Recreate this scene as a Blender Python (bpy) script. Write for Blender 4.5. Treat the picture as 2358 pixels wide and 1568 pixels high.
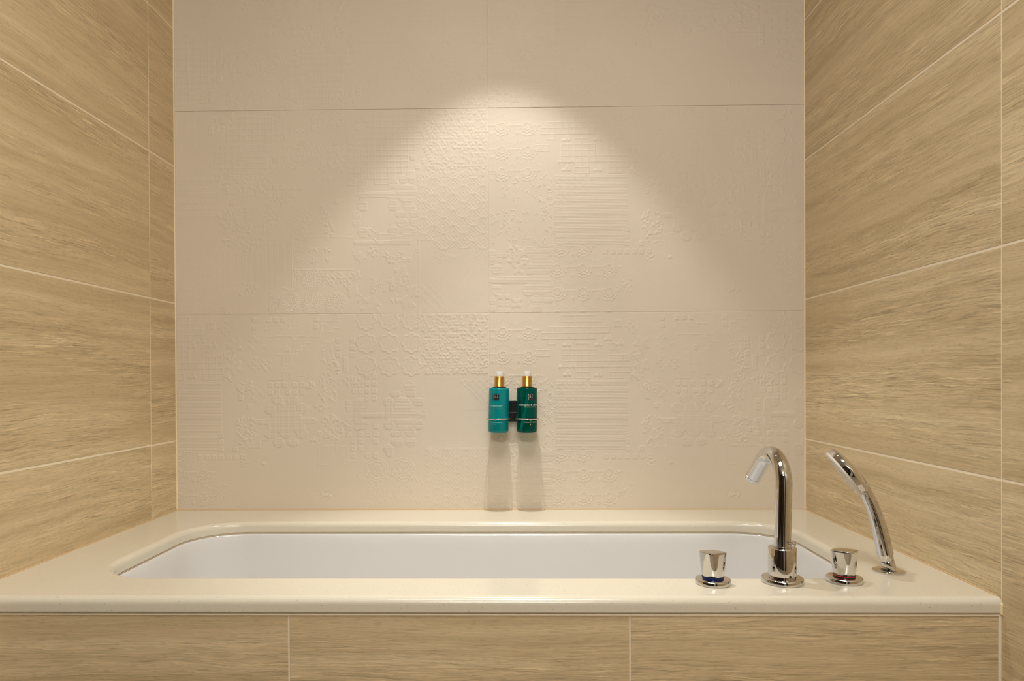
import bpy, bmesh, math, random
import numpy as np
from mathutils import Vector, Matrix, Quaternion

random.seed(7)
S = bpy.context.scene
COL = S.collection
for o in list(bpy.data.objects):
    bpy.data.objects.remove(o)

# ------------------------------------------------------------------ camera
cam_d = bpy.data.cameras.new('camera')
cam = bpy.data.objects.new('camera', cam_d)
COL.objects.link(cam)
S.camera = cam
cam_d.sensor_width = 36.0
cam_d.lens = 1600.0 / 2358.0 * 36.0
cam_d.shift_x = 0.008425
cam_d.shift_y = 0.04157
cam_d.clip_start = 0.01
right = Vector((0.99984014, 0.01727937, -0.00459635))
up = Vector((0.0044783, 0.0068644, 0.99996641))
fwd = Vector((-0.01731034, 0.99982714, -0.00678592))
M3 = Matrix((right, up, -fwd)).transposed()
cam.matrix_world = Matrix.Translation((0.0, -2.04259, 0.96645)) @ M3.to_4x4()

# ------------------------------------------------------------------ world and view
W = bpy.data.worlds.new('dusk')
S.world = W
W.use_nodes = True
W.node_tree.nodes['Background'].inputs[0].default_value = (0.10, 0.22, 0.50, 1)
W.node_tree.nodes['Background'].inputs[1].default_value = 0.5
S.view_settings.view_transform = 'Standard'
S.view_settings.look = 'None'
S.view_settings.gamma = 1.0
S.view_settings.use_curve_mapping = False
S.view_settings.exposure = 0.0
S.cycles.adaptive_threshold = 0.05
S.cycles.max_bounces = 7
S.cycles.diffuse_bounces = 4
S.cycles.glossy_bounces = 3
S.cycles.transmission_bounces = 6
S.cycles.use_light_tree = False

# room dimensions (metres)
XL, XR = -1.00604, 0.84534          # tiled alcove sides
XO = -2.60                          # far side of the open bathroom
YO = -0.954                         # front end of the tiled side wall
YR = -3.3                           # rear wall, behind the photographer
ZC = 2.40                           # ceiling
ZD = 0.58                           # top of the bath surround
TD = 0.028                          # surround thickness
YF = -0.8225                        # front edge of the surround
YA = -0.8190                        # apron tiles
XS = -0.0773                        # joint between the two relief columns
R1, R2 = 1.75915, 1.15915           # joints between the relief rows

# lamps: (name, x, y, watts, cone degrees, blend, colour, radius)
LAMPS = [
    ('bath',  -0.035, -0.395, 26.5, 73.0, 0.30, (1.0, 1.0, 0.98), 0.016, (49.0, 46.0, 0.75)),
    ('front',  0.05, -1.62, 22.0, 120.0, 0.8, (1.0, 0.985, 0.945), 0.03, None),
]
TOP_FILL = (-0.08, -1.40, 1.00, 0.40, 13.0, (1.0, 0.985, 0.955))      # added soft fill light under the ceiling, out of view: x, y, size x, size y, watts, colour

REAR_FILL = (0.0, YR, 1.95, 0.9, 0.10, 22.0, (1.0, 0.985, 0.955))     # added frontal fill light at the rear wall, out of view: x, y, z, size x, size z, watts, colour

# ------------------------------------------------------------------ material helpers
MATS = {}
def newmat(name):
    m = bpy.data.materials.new(name)
    m.use_nodes = True
    nt = m.node_tree
    b = nt.nodes['Principled BSDF']
    MATS[name] = m
    return m, nt, b

def plain(name, col, rough=0.5, metal=0.0, spec=0.5, **kw):
    m, nt, b = newmat(name)
    b.inputs['Base Color'].default_value = (*col, 1)
    b.inputs['Roughness'].default_value = rough
    b.inputs['Metallic'].default_value = metal
    b.inputs['Specular IOR Level'].default_value = spec
    for k, v in kw.items():
        b.inputs[k.replace('_', ' ')].default_value = v
    # faint mottling so that no surface is perfectly even
    tc = nt.nodes.new('ShaderNodeTexCoord')
    n = nt.nodes.new('ShaderNodeTexNoise')
    n.inputs['Scale'].default_value = 35.0
    n.inputs['Detail'].default_value = 3.0
    nt.links.new(tc.outputs['Object'], n.inputs['Vector'])
    mr = nt.nodes.new('ShaderNodeMapRange')
    mr.inputs['To Min'].default_value = max(0.0, rough - 0.02)
    mr.inputs['To Max'].default_value = rough + 0.02
    nt.links.new(n.outputs['Fac'], mr.inputs['Value'])
    nt.links.new(mr.outputs['Result'], b.inputs['Roughness'])
    return m

def N(nt, t, **kw):
    n = nt.nodes.new(t)
    for k, v in kw.items():
        setattr(n, k, v)
    return n

def mathn(nt, op, a, b=None):
    n = N(nt, 'ShaderNodeMath', operation=op)
    for i, v in enumerate((a, b)):
        if v is None:
            continue
        if isinstance(v, (int, float)):
            n.inputs[i].default_value = v
        else:
            nt.links.new(v, n.inputs[i])
    return n.outputs[0]

def ramp(nt, fac, stops):
    n = N(nt, 'ShaderNodeValToRGB')
    el = n.color_ramp.elements
    while len(el) > 1:
        el.remove(el[0])
    el[0].position, el[0].color = stops[0][0], (*stops[0][1], 1)
    for p, c in stops[1:]:
        e = el.new(p)
        e.color = (*c, 1)
    nt.links.new(fac, n.inputs[0])
    return n.outputs[0]

def mixc(nt, fac, a, b, mode='MIX'):
    n = N(nt, 'ShaderNodeMix', data_type='RGBA', blend_type=mode)
    for i, v in ((0, fac), (6, a), (7, b)):
        if isinstance(v, (int, float)):
            n.inputs[i].default_value = v
        elif isinstance(v, tuple):
            n.inputs[i].default_value = (*v, 1)
        else:
            nt.links.new(v, n.inputs[i])
    return n.outputs[2]

def stone_material(name, dark, mid, light, contrast=1.0):
    """wood-vein limestone: bands and hair lines running along local X, each tile its own cut"""
    m, nt, b = newmat(name)
    L = nt.links
    tc = N(nt, 'ShaderNodeTexCoord')
    oi = N(nt, 'ShaderNodeObjectInfo')
    sep = N(nt, 'ShaderNodeSeparateXYZ')
    L.new(tc.outputs['Object'], sep.inputs[0])
    rnd = mathn(nt, 'MULTIPLY', oi.outputs['Random'], 37.0)
    x0, y0 = sep.outputs[0], sep.outputs[1]
    def vec(x, y, z):
        c = N(nt, 'ShaderNodeCombineXYZ')
        for i, v in enumerate((x, y, z)):
            if isinstance(v, (int, float)):
                c.inputs[i].default_value = v
            else:
                L.new(v, c.inputs[i])
        return c.outputs[0]
    def noise(v, scale=1.0, detail=4.0, rough=0.55):
        n = N(nt, 'ShaderNodeTexNoise')
        n.inputs['Scale'].default_value = scale
        n.inputs['Detail'].default_value = detail
        n.inputs['Roughness'].default_value = rough
        L.new(v, n.inputs['Vector'])
        return n.outputs['Fac']
    # slow undulation of the veins
    und = noise(vec(mathn(nt, 'MULTIPLY', x0, 3.2), mathn(nt, 'MULTIPLY', y0, 7.0), rnd), 1.0, 1.0)
    und2 = noise(vec(mathn(nt, 'MULTIPLY', x0, 40.0), mathn(nt, 'MULTIPLY', y0, 90.0), rnd), 1.0, 2.0)
    yy = mathn(nt, 'ADD', y0, mathn(nt, 'MULTIPLY', mathn(nt, 'SUBTRACT', und, 0.5), 0.026))
    yy = mathn(nt, 'ADD', yy, mathn(nt, 'MULTIPLY', mathn(nt, 'SUBTRACT', und2, 0.5), 0.0060))
    band = noise(vec(mathn(nt, 'MULTIPLY', x0, 1.1), mathn(nt, 'MULTIPLY', yy, 30.0), rnd), 1.0, 3.0, 0.62)
    fine = noise(vec(mathn(nt, 'MULTIPLY', x0, 15.0), mathn(nt, 'MULTIPLY', yy, 400.0), rnd), 1.0, 2.0, 0.6)
    hair = noise(vec(mathn(nt, 'MULTIPLY', x0, 11.0), mathn(nt, 'MULTIPLY', yy, 420.0), mathn(nt, 'ADD', rnd, 9.0)), 1.0, 1.0, 0.5)
    patch = noise(vec(mathn(nt, 'MULTIPLY', x0, 4.0), mathn(nt, 'MULTIPLY', y0, 16.0), mathn(nt, 'ADD', rnd, 3.0)), 1.0, 1.0)
    speck = noise(vec(mathn(nt, 'MULTIPLY', x0, 60.0), mathn(nt, 'MULTIPLY', y0, 260.0), rnd), 1.0, 0.0)
    zone = noise(vec(mathn(nt, 'MULTIPLY', x0, 1.4), mathn(nt, 'MULTIPLY', yy, 13.0), mathn(nt, 'ADD', rnd, 5.0)), 1.0, 0.0)
    zone = ramp(nt, zone, [(0.36, (0.25,) * 3), (0.62, (1.0,) * 3)])
    base = ramp(nt, band, [(0.28, dark), (0.50, mid), (0.72, light)])
    f2 = ramp(nt, fine, [(0.30, (0.74,) * 3), (0.50, (1.0,) * 3), (0.68, (1.14,) * 3)])
    c1 = mixc(nt, mathn(nt, 'MULTIPLY', zone, 1.0 * contrast), base, f2, 'MULTIPLY')
    hl = ramp(nt, hair, [(0.60, (0, 0, 0)), (0.70, (1, 1, 1))])
    hl = mathn(nt, 'MULTIPLY', hl, mathn(nt, 'MULTIPLY', mathn(nt, 'MULTIPLY', patch, zone), 0.95 * contrast))
    c2 = mixc(nt, hl, c1, tuple(min(1.0, v * 1.40) for v in light))
    hd = ramp(nt, hair, [(0.28, (1, 1, 1)), (0.38, (0, 0, 0))])
    hd = mathn(nt, 'MULTIPLY', hd, mathn(nt, 'MULTIPLY', zone, 0.75 * contrast))
    c3 = mixc(nt, hd, c2, tuple(v * 0.62 for v in dark))
    sp = ramp(nt, speck, [(0.24, (0.8,) * 3), (0.36, (1.0,) * 3)])
    c4 = mixc(nt, 0.6, c3, sp, 'MULTIPLY')
    L.new(c4, b.inputs['Base Color'])
    b.inputs['Roughness'].default_value = 0.42
    b.inputs['Specular IOR Level'].default_value = 0.35
    bp = N(nt, 'ShaderNodeBump')
    bp.inputs['Strength'].default_value = 0.30
    bp.inputs['Distance'].default_value = 0.0012
    L.new(fine, bp.inputs['Height'])
    L.new(bp.outputs[0], b.inputs['Normal'])
    return m

STONE = stone_material('vein_limestone', (0.522, 0.396, 0.220), (0.632, 0.492, 0.292), (0.728, 0.586, 0.366))
STONE_A = STONE

def relief_material():
    m, nt, b = newmat('relief_porcelain')
    L = nt.links
    tc = N(nt, 'ShaderNodeTexCoord')
    n1 = N(nt, 'ShaderNodeTexNoise')
    n1.inputs['Scale'].default_value = 340.0
    n1.inputs['Detail'].default_value = 1.0
    L.new(tc.outputs['Object'], n1.inputs['Vector'])
    n2 = N(nt, 'ShaderNodeTexNoise')
    n2.inputs['Scale'].default_value = 3.0
    n2.inputs['Detail'].default_value = 1.0
    L.new(tc.outputs['Object'], n2.inputs['Vector'])
    c = ramp(nt, n2.outputs['Fac'], [(0.3, (0.690, 0.600, 0.482)), (0.7, (0.725, 0.632, 0.508))])
    L.new(c, b.inputs['Base Color'])
    b.inputs['Roughness'].default_value = 0.62
    b.inputs['Specular IOR Level'].default_value = 0.3
    bp = N(nt, 'ShaderNodeBump')
    bp.inputs['Strength'].default_value = 0.22
    bp.inputs['Distance'].default_value = 0.0008
    L.new(n1.outputs['Fac'], bp.inputs['Height'])
    L.new(bp.outputs[0], b.inputs['Normal'])
    return m
RELIEF = relief_material()

def quartz_material():
    m, nt, b = newmat('cream_quartz')
    L = nt.links
    tc = N(nt, 'ShaderNodeTexCoord')
    v = N(nt, 'ShaderNodeTexVoronoi')
    v.inputs['Scale'].default_value = 250.0
    L.new(tc.outputs['Object'], v.inputs['Vector'])
    n = N(nt, 'ShaderNodeTexNoise')
    n.inputs['Scale'].default_value = 420.0
    n.inputs['Detail'].default_value = 2.0
    L.new(tc.outputs['Object'], n.inputs['Vector'])
    cl = N(nt, 'ShaderNodeTexNoise')
    cl.inputs['Scale'].default_value = 6.0
    L.new(tc.outputs['Object'], cl.inputs['Vector'])
    base = ramp(nt, n.outputs['Fac'], [(0.30, (0.700, 0.640, 0.508)), (0.50, (0.715, 0.657, 0.525)), (0.70, (0.730, 0.672, 0.540))])
    # sparse dark flecks: only a few cells carry one
    sepc = N(nt, 'ShaderNodeSeparateColor')
    L.new(v.outputs['Color'], sepc.inputs[0])
    pick = mathn(nt, 'GREATER_THAN', sepc.outputs[0], 0.94)
    spot = mathn(nt, 'LESS_THAN', v.outputs['Distance'], 0.20)
    fl = mathn(nt, 'MULTIPLY', mathn(nt, 'MULTIPLY', pick, spot), 0.75)
    c = mixc(nt, fl, base, (0.33, 0.25, 0.17))
    L.new(c, b.inputs['Base Color'])
    b.inputs['Roughness'].default_value = 0.16
    b.inputs['Specular IOR Level'].default_value = 0.5
    return m
QUARTZ = quartz_material()

GROUT = plain('cream_grout', (0.88, 0.77, 0.58), 0.8)
GROUT_W = plain('relief_grout', (0.78, 0.69, 0.56), 0.8)
SEAL = plain('amber_sealant', (0.66, 0.47, 0.25), 0.5)
SEAL_L = plain('cream_sealant', (0.92, 0.78, 0.52), 0.5)
SEAL_T = plain('tan_sealant', (0.52, 0.41, 0.27), 0.5)
ENAMEL = plain('white_enamel', (0.74, 0.725, 0.70), 0.10)
CHROME = plain('chrome', (0.68, 0.665, 0.65), 0.03, 1.0)
WHITEP = plain('white_plastic', (0.74, 0.68, 0.58), 0.35)
BLACKP = plain('black_plastic', (0.012, 0.012, 0.014), 0.22)
BLUEP = plain('blue_ring', (0.003, 0.012, 0.10), 0.25)
REDP = plain('red_ring', (0.42, 0.012, 0.010), 0.3)
GOLD = plain('brushed_gold', (0.62, 0.36, 0.085), 0.26, 1.0)
TEAL = plain('teal_plastic', (0.0, 0.215, 0.225), 0.2, 0.0, 0.35)
GREENG = plain('green_bottle', (0.0, 0.20, 0.175), 0.03, 0.0, 0.5, Transmission_Weight=0.92, IOR=1.25)
CLEARP = plain('clear_plastic', (0.97, 0.95, 0.90), 0.05, 0.0, 0.5, Transmission_Weight=0.9, IOR=1.2)
CAPP = plain('milky_cap', (0.93, 0.90, 0.83), 0.12, 0.0, 0.6, Transmission_Weight=0.35, IOR=1.3)
TUBEP = plain('dip_tube', (0.30, 0.80, 0.66), 0.3)
PUMPW = plain('pump_white', (0.85, 0.80, 0.70), 0.3)
INKW = plain('white_print', (0.88, 0.84, 0.74), 0.5)
INKG = plain('gold_print', (0.85, 0.55, 0.16), 0.4)
INKD = plain('dark_print', (0.10, 0.16, 0.12), 0.5)
INKT = plain('pale_print', (0.36, 0.70, 0.66), 0.5)
INKB = plain('black_print', (0.010, 0.010, 0.012), 0.4)
INKS = plain('deep_teal_print', (0.0, 0.11, 0.16), 0.5)
CEILW = plain('ceiling_paint', (0.60, 0.55, 0.48), 0.9)
FLOORM = plain('floor_stone', (0.50, 0.42, 0.32), 0.45)
DARKW = plain('walnut_panel', (0.085, 0.058, 0.038), 0.45)
DOORD = plain('dark_door', (0.012, 0.010, 0.010), 0.35)
DOORW = plain('white_door', (0.78, 0.72, 0.70), 0.5)
TRIMW = plain('lamp_trim', (0.8, 0.78, 0.74), 0.4)

def glow(name, col, s):
    m, nt, b = newmat(name)
    b.inputs['Base Color'].default_value = (1, 1, 1, 1)
    b.inputs['Emission Color'].default_value = (*col, 1)
    b.inputs['Emission Strength'].default_value = s
    return m
LENS = glow('lamp_lens', (1.0, 0.86, 0.66), 30.0)

# ------------------------------------------------------------------ mesh helpers
def link(name, me, mat=None, parent=None, smooth=False, loc=None, rot=None):
    o = bpy.data.objects.new(name, me)
    COL.objects.link(o)
    if mat is not None and not me.materials:
        me.materials.append(mat)
    if smooth:
        me.polygons.foreach_set('use_smooth', [True] * len(me.polygons))
    if loc is not None:
        o.location = loc
    if rot is not None:
        o.rotation_euler = rot
    if parent is not None:
        o.parent = parent
    return o

def mesh(name, v, f):
    me = bpy.data.meshes.new(name)
    me.from_pydata(v, [], f)
    me.update()
    return me

def obj(name, v, f, mat, parent=None, smooth=False, **kw):
    me = mesh(name, v, f)
    return link(name, me, mat, parent, smooth, **kw)

def fixn(o):
    bm = bmesh.new()
    bm.from_mesh(o.data)
    bmesh.ops.recalc_face_normals(bm, faces=bm.faces)
    bm.to_mesh(o.data)
    bm.free()
    return o

def autosmooth(o, deg=35.0):
    bm = bmesh.new()
    bm.from_mesh(o.data)
    bmesh.ops.recalc_face_normals(bm, faces=bm.faces)
    for fc in bm.faces:
        fc.smooth = True
    for e in bm.edges:
        e.smooth = not (len(e.link_faces) == 2 and e.calc_face_angle(0.0) > math.radians(deg))
    bm.to_mesh(o.data)
    bm.free()
    return o

def box(name, a, b, mat, parent=None, bevel=0.0):
    x0, y0, z0 = a
    x1, y1, z1 = b
    bm = bmesh.new()
    bmesh.ops.create_cube(bm, size=1.0)
    for v in bm.verts:
        v.co = ((x0 + x1) / 2 + v.co.x * (x1 - x0), (y0 + y1) / 2 + v.co.y * (y1 - y0), (z0 + z1) / 2 + v.co.z * (z1 - z0))
    if bevel:
        bmesh.ops.bevel(bm, geom=bm.edges[:], offset=bevel, segments=2, profile=0.5, affect='EDGES')
    me = bpy.data.meshes.new(name)
    bm.to_mesh(me)
    bm.free()
    return link(name, me, mat, parent)

def empty(name, loc, label=None, cat=None, kind=None, group=None):
    o = bpy.data.objects.new(name, None)
    COL.objects.link(o)
    o.location = loc
    o.empty_display_size = 0.02
    tag(o, label, cat, kind, group)
    return o

def tag(o, label=None, cat=None, kind=None, group=None):
    for k, v in (('label', label), ('category', cat), ('kind', kind), ('group', group)):
        if v:
            o[k] = v
    return o

def lathe(name, prof, mat, parent=None, n=64, smooth=30.0, mtx=None, closed=False):
    """prof: list of (radius, height) from the bottom up; capped where radius is 0"""
    v, f = [], []
    rings = []
    for r, z in prof:
        if r <= 1e-7:
            rings.append([len(v)])
            v.append((0, 0, z))
        else:
            rings.append(list(range(len(v), len(v) + n)))
            v += [(r * math.cos(2 * math.pi * i / n), r * math.sin(2 * math.pi * i / n), z) for i in range(n)]
    pairs = list(zip(rings[:-1], rings[1:]))
    if closed:
        pairs.append((rings[-1], rings[0]))
    for a, b in pairs:
        for i in range(n):
            j = (i + 1) % n
            if len(a) == 1 and len(b) == 1:
                continue
            if len(a) == 1:
                f.append((a[0], b[j], b[i]))
            elif len(b) == 1:
                f.append((a[i], a[j], b[0]))
            else:
                f.append((a[i], a[j], b[j], b[i]))
    if mtx is not None:
        v = [tuple(mtx @ Vector(p)) for p in v]
    o = obj(name, v, f, mat, parent)
    return autosmooth(o, smooth)

def tube(name, pts, radii, mat, parent=None, n=32, squash=None, up=None, smooth=40.0):
    """sweep a circle (or ellipse) along pts; ends capped"""
    pts = [Vector(p) for p in pts]
    m = len(pts)
    tang = [(pts[min(i + 1, m - 1)] - pts[max(i - 1, 0)]).normalized() for i in range(m)]
    ref = Vector(up) if up is not None else Vector((0, 1, 0))
    a = (ref - tang[0] * ref.dot(tang[0])).normalized()
    v, f = [], []
    for i in range(m):
        a = (a - tang[i] * a.dot(tang[i])).normalized()
        b = tang[i].cross(a)
        sq = squash[i] if squash else (1.0, 1.0)
        for k in range(n):
            t = 2 * math.pi * k / n
            v.append(tuple(pts[i] + a * math.cos(t) * radii[i] * sq[0] + b * math.sin(t) * radii[i] * sq[1]))
    for i in range(m - 1):
        for k in range(n):
            j = (k + 1) % n
            f.append((i * n + k, i * n + j, (i + 1) * n + j, (i + 1) * n + k))
    f.append(tuple(range(n - 1, -1, -1)))
    f.append(tuple(range((m - 1) * n, m * n)))
    o = obj(name, v, f, mat, parent)
    return autosmooth(o, smooth)

def catmull(P, per=8):
    P = [Vector(p) for p in P]
    Q = [P[0] * 2 - P[1]] + P + [P[-1] * 2 - P[-2]]
    out = []
    for i in range(1, len(Q) - 2):
        for k in range(per):
            t = k / per
            p0, p1, p2, p3 = Q[i - 1], Q[i], Q[i + 1], Q[i + 2]
            out.append(0.5 * ((2 * p1) + (p2 - p0) * t + (2 * p0 - 5 * p1 + 4 * p2 - p3) * t * t + (3 * p1 - p0 - 3 * p2 + p3) * t ** 3))
    out.append(P[-1])
    return out

# ------------------------------------------------------------------ room shell
def struct(o, label=None):
    o['kind'] = 'structure'
    return o

T = 0.10
wall_back = struct(box('wall_back', (XL - T, 0.0007, 0), (XR + T, T, ZC), GROUT_W))
wall_left = struct(box('wall_left', (XL - T, YO, 0), (XL - 0.0007, 0.0014, ZC), GROUT))
wall_side = struct(box('wall_side', (XO - T, YR - T, 0), (XO, YO + T, ZC), DARKW))
wall_front = struct(box('wall_front', (XO, YO, 0), (XL - T, YO + T, ZC), DARKW))
wall_right = struct(box('wall_right', (XR + 0.0007, YR - T, 0), (XR + T, 0.0014, ZC), GROUT))
floor = struct(box('floor', (XO - T, YR - T, -0.1), (XR + T, T, 0.0), FLOORM))
ceiling = struct(box('ceiling', (XO - T, YR - T, ZC), (XR + T, T, ZC + 0.1), CEILW))

# rear wall behind the photographer: dark doorway, pale door leaf and a slim window onto the evening
wall_rear = struct(empty('wall_rear', (0, YR, 0)))
def rear_piece(x0, x1, z0, z1):
    v = [(x0, YR, z0), (x1, YR, z0), (x1, YR, z1), (x0, YR, z1), (x0, YR - T, z0), (x1, YR - T, z0), (x1, YR - T, z1), (x0, YR - T, z1)]
    f = [(0, 1, 2, 3), (5, 4, 7, 6), (4, 0, 3, 7), (1, 5, 6, 2), (3, 2, 6, 7), (4, 5, 1, 0)]
    v = [(p[0], p[1] - YR, p[2]) for p in v]
    # tile axes: stone veins run along X
    me = mesh('wall_section', [(p[0], p[2], -p[1]) for p in v], f)
    return link('wall_section', me, DARKW, wall_rear, rot=(math.pi / 2, 0, 0))
rear_piece(XO, -0.50, 0, ZC)
rear_piece(0.34, 0.46, 0, ZC)
rear_piece(0.54, XR, 0, ZC)
rear_piece(-0.50, 0.34, 2.05, ZC)
rear_piece(0.46, 0.54, 0, 0.5)
rear_piece(0.46, 0.54, 2.05, ZC)
door_1 = struct(box('door_1', (-0.50, YR - 0.09, 0), (0.02, YR - 0.03, 2.05), DOORD))
door_2 = struct(box('door_2', (0.02, YR - 0.06, 0), (0.34, YR - 0.01, 2.05), DOORW))
lathe('door_handle', [(0, 0), (0.011, 0), (0.011, 0.045), (0.02, 0.046), (0.02, 0.055), (0, 0.055)], CHROME, door_2, n=24,
      mtx=Matrix.Translation((0.30, YR - 0.01, 1.02)) @ Matrix.Rotation(-math.pi / 2, 4, 'X'))
window_1 = struct(box('window_1', (0.46, YR - 0.06, 0.5), (0.54, YR - 0.05, 2.05), CLEARP))

# ------------------------------------------------------------------ limestone tiles on the side walls and the apron
def tile_mesh(w, h, th=0.0012, bv=0.0006):
    a, b = w / 2, h / 2
    v = [(-a, -b, 0), (a, -b, 0), (a, b, 0), (-a, b, 0),
         (-a, -b, th - bv * .6), (a, -b, th - bv * .6), (a, b, th - bv * .6), (-a, b, th - bv * .6),
         (-a + bv, -b + bv, th), (a - bv, -b + bv, th), (a - bv, b - bv, th), (-a + bv, b - bv, th)]
    f = [(8, 9, 10, 11)]
    for i in range(4):
        j = (i + 1) % 4
        f += [(i, j, 4 + j, 4 + i), (4 + i, 4 + j, 8 + j, 8 + i)]
    return mesh('tile', v, f)

GH = 0.0046                                       # bed joints
G = 0.0030                                        # grout width
courses = [0.0, 0.380, 0.7858, 1.1926, 1.5974, 2.0030, ZC]
def side_wall(parent, x, sign, ys):
    for zi in range(len(courses) - 1):
        z0, z1 = courses[zi] + GH / 2, courses[zi + 1] - GH / 2
        for yi in range(len(ys) - 1):
            ya, yb = ys[yi] - G / 2, ys[yi + 1] + G / 2
            if zi == 0 and ya > YA - 0.05:
                if yb > YA - 0.05:
                    continue
            me = tile_mesh(abs(yb - ya), z1 - z0)
            o = link('tile', me, STONE, parent)
            # local X -> along the wall, local Y -> up, local Z -> into the room
            ex = Vector((0, -sign, 0))
            ez = Vector((sign, 0, 0))
            m = Matrix((ex, Vector((0, 0, 1)), ez)).transposed().to_4x4()
            o.matrix_world = Matrix.Translation((x - sign * 0.0012, (ya + yb) / 2, (z0 + z1) / 2)) @ m
side_wall(wall_left, XL, 1, [-0.001, -0.1418, YO])
side_wall(wall_right, XR, -1, [-0.001, -0.8190, -1.631, -2.443, YR])

apron = struct(box('wall_apron', (XL, YA + 0.0012, 0), (XR, YA + 0.08, ZD - TD - 0.001), GROUT))
ax = [XL + 0.002, -0.4041, 0.1997, XR - 0.004]
for zi, (z0, z1) in enumerate(((0.0, 0.146), (0.146, ZD - TD - 0.0035))):
    for i in range(3):
        w = ax[i + 1] - ax[i] - G
        h = z1 - z0 - (G if zi == 0 else G * .5)
        o = link('tile', tile_mesh(w, h), STONE_A, apron)
        o.matrix_world = Matrix.Translation(((ax[i] + ax[i + 1]) / 2, YA + 0.0012, (z0 + z1) / 2)) @ Matrix.Rotation(math.pi / 2, 4, 'X')

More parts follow.
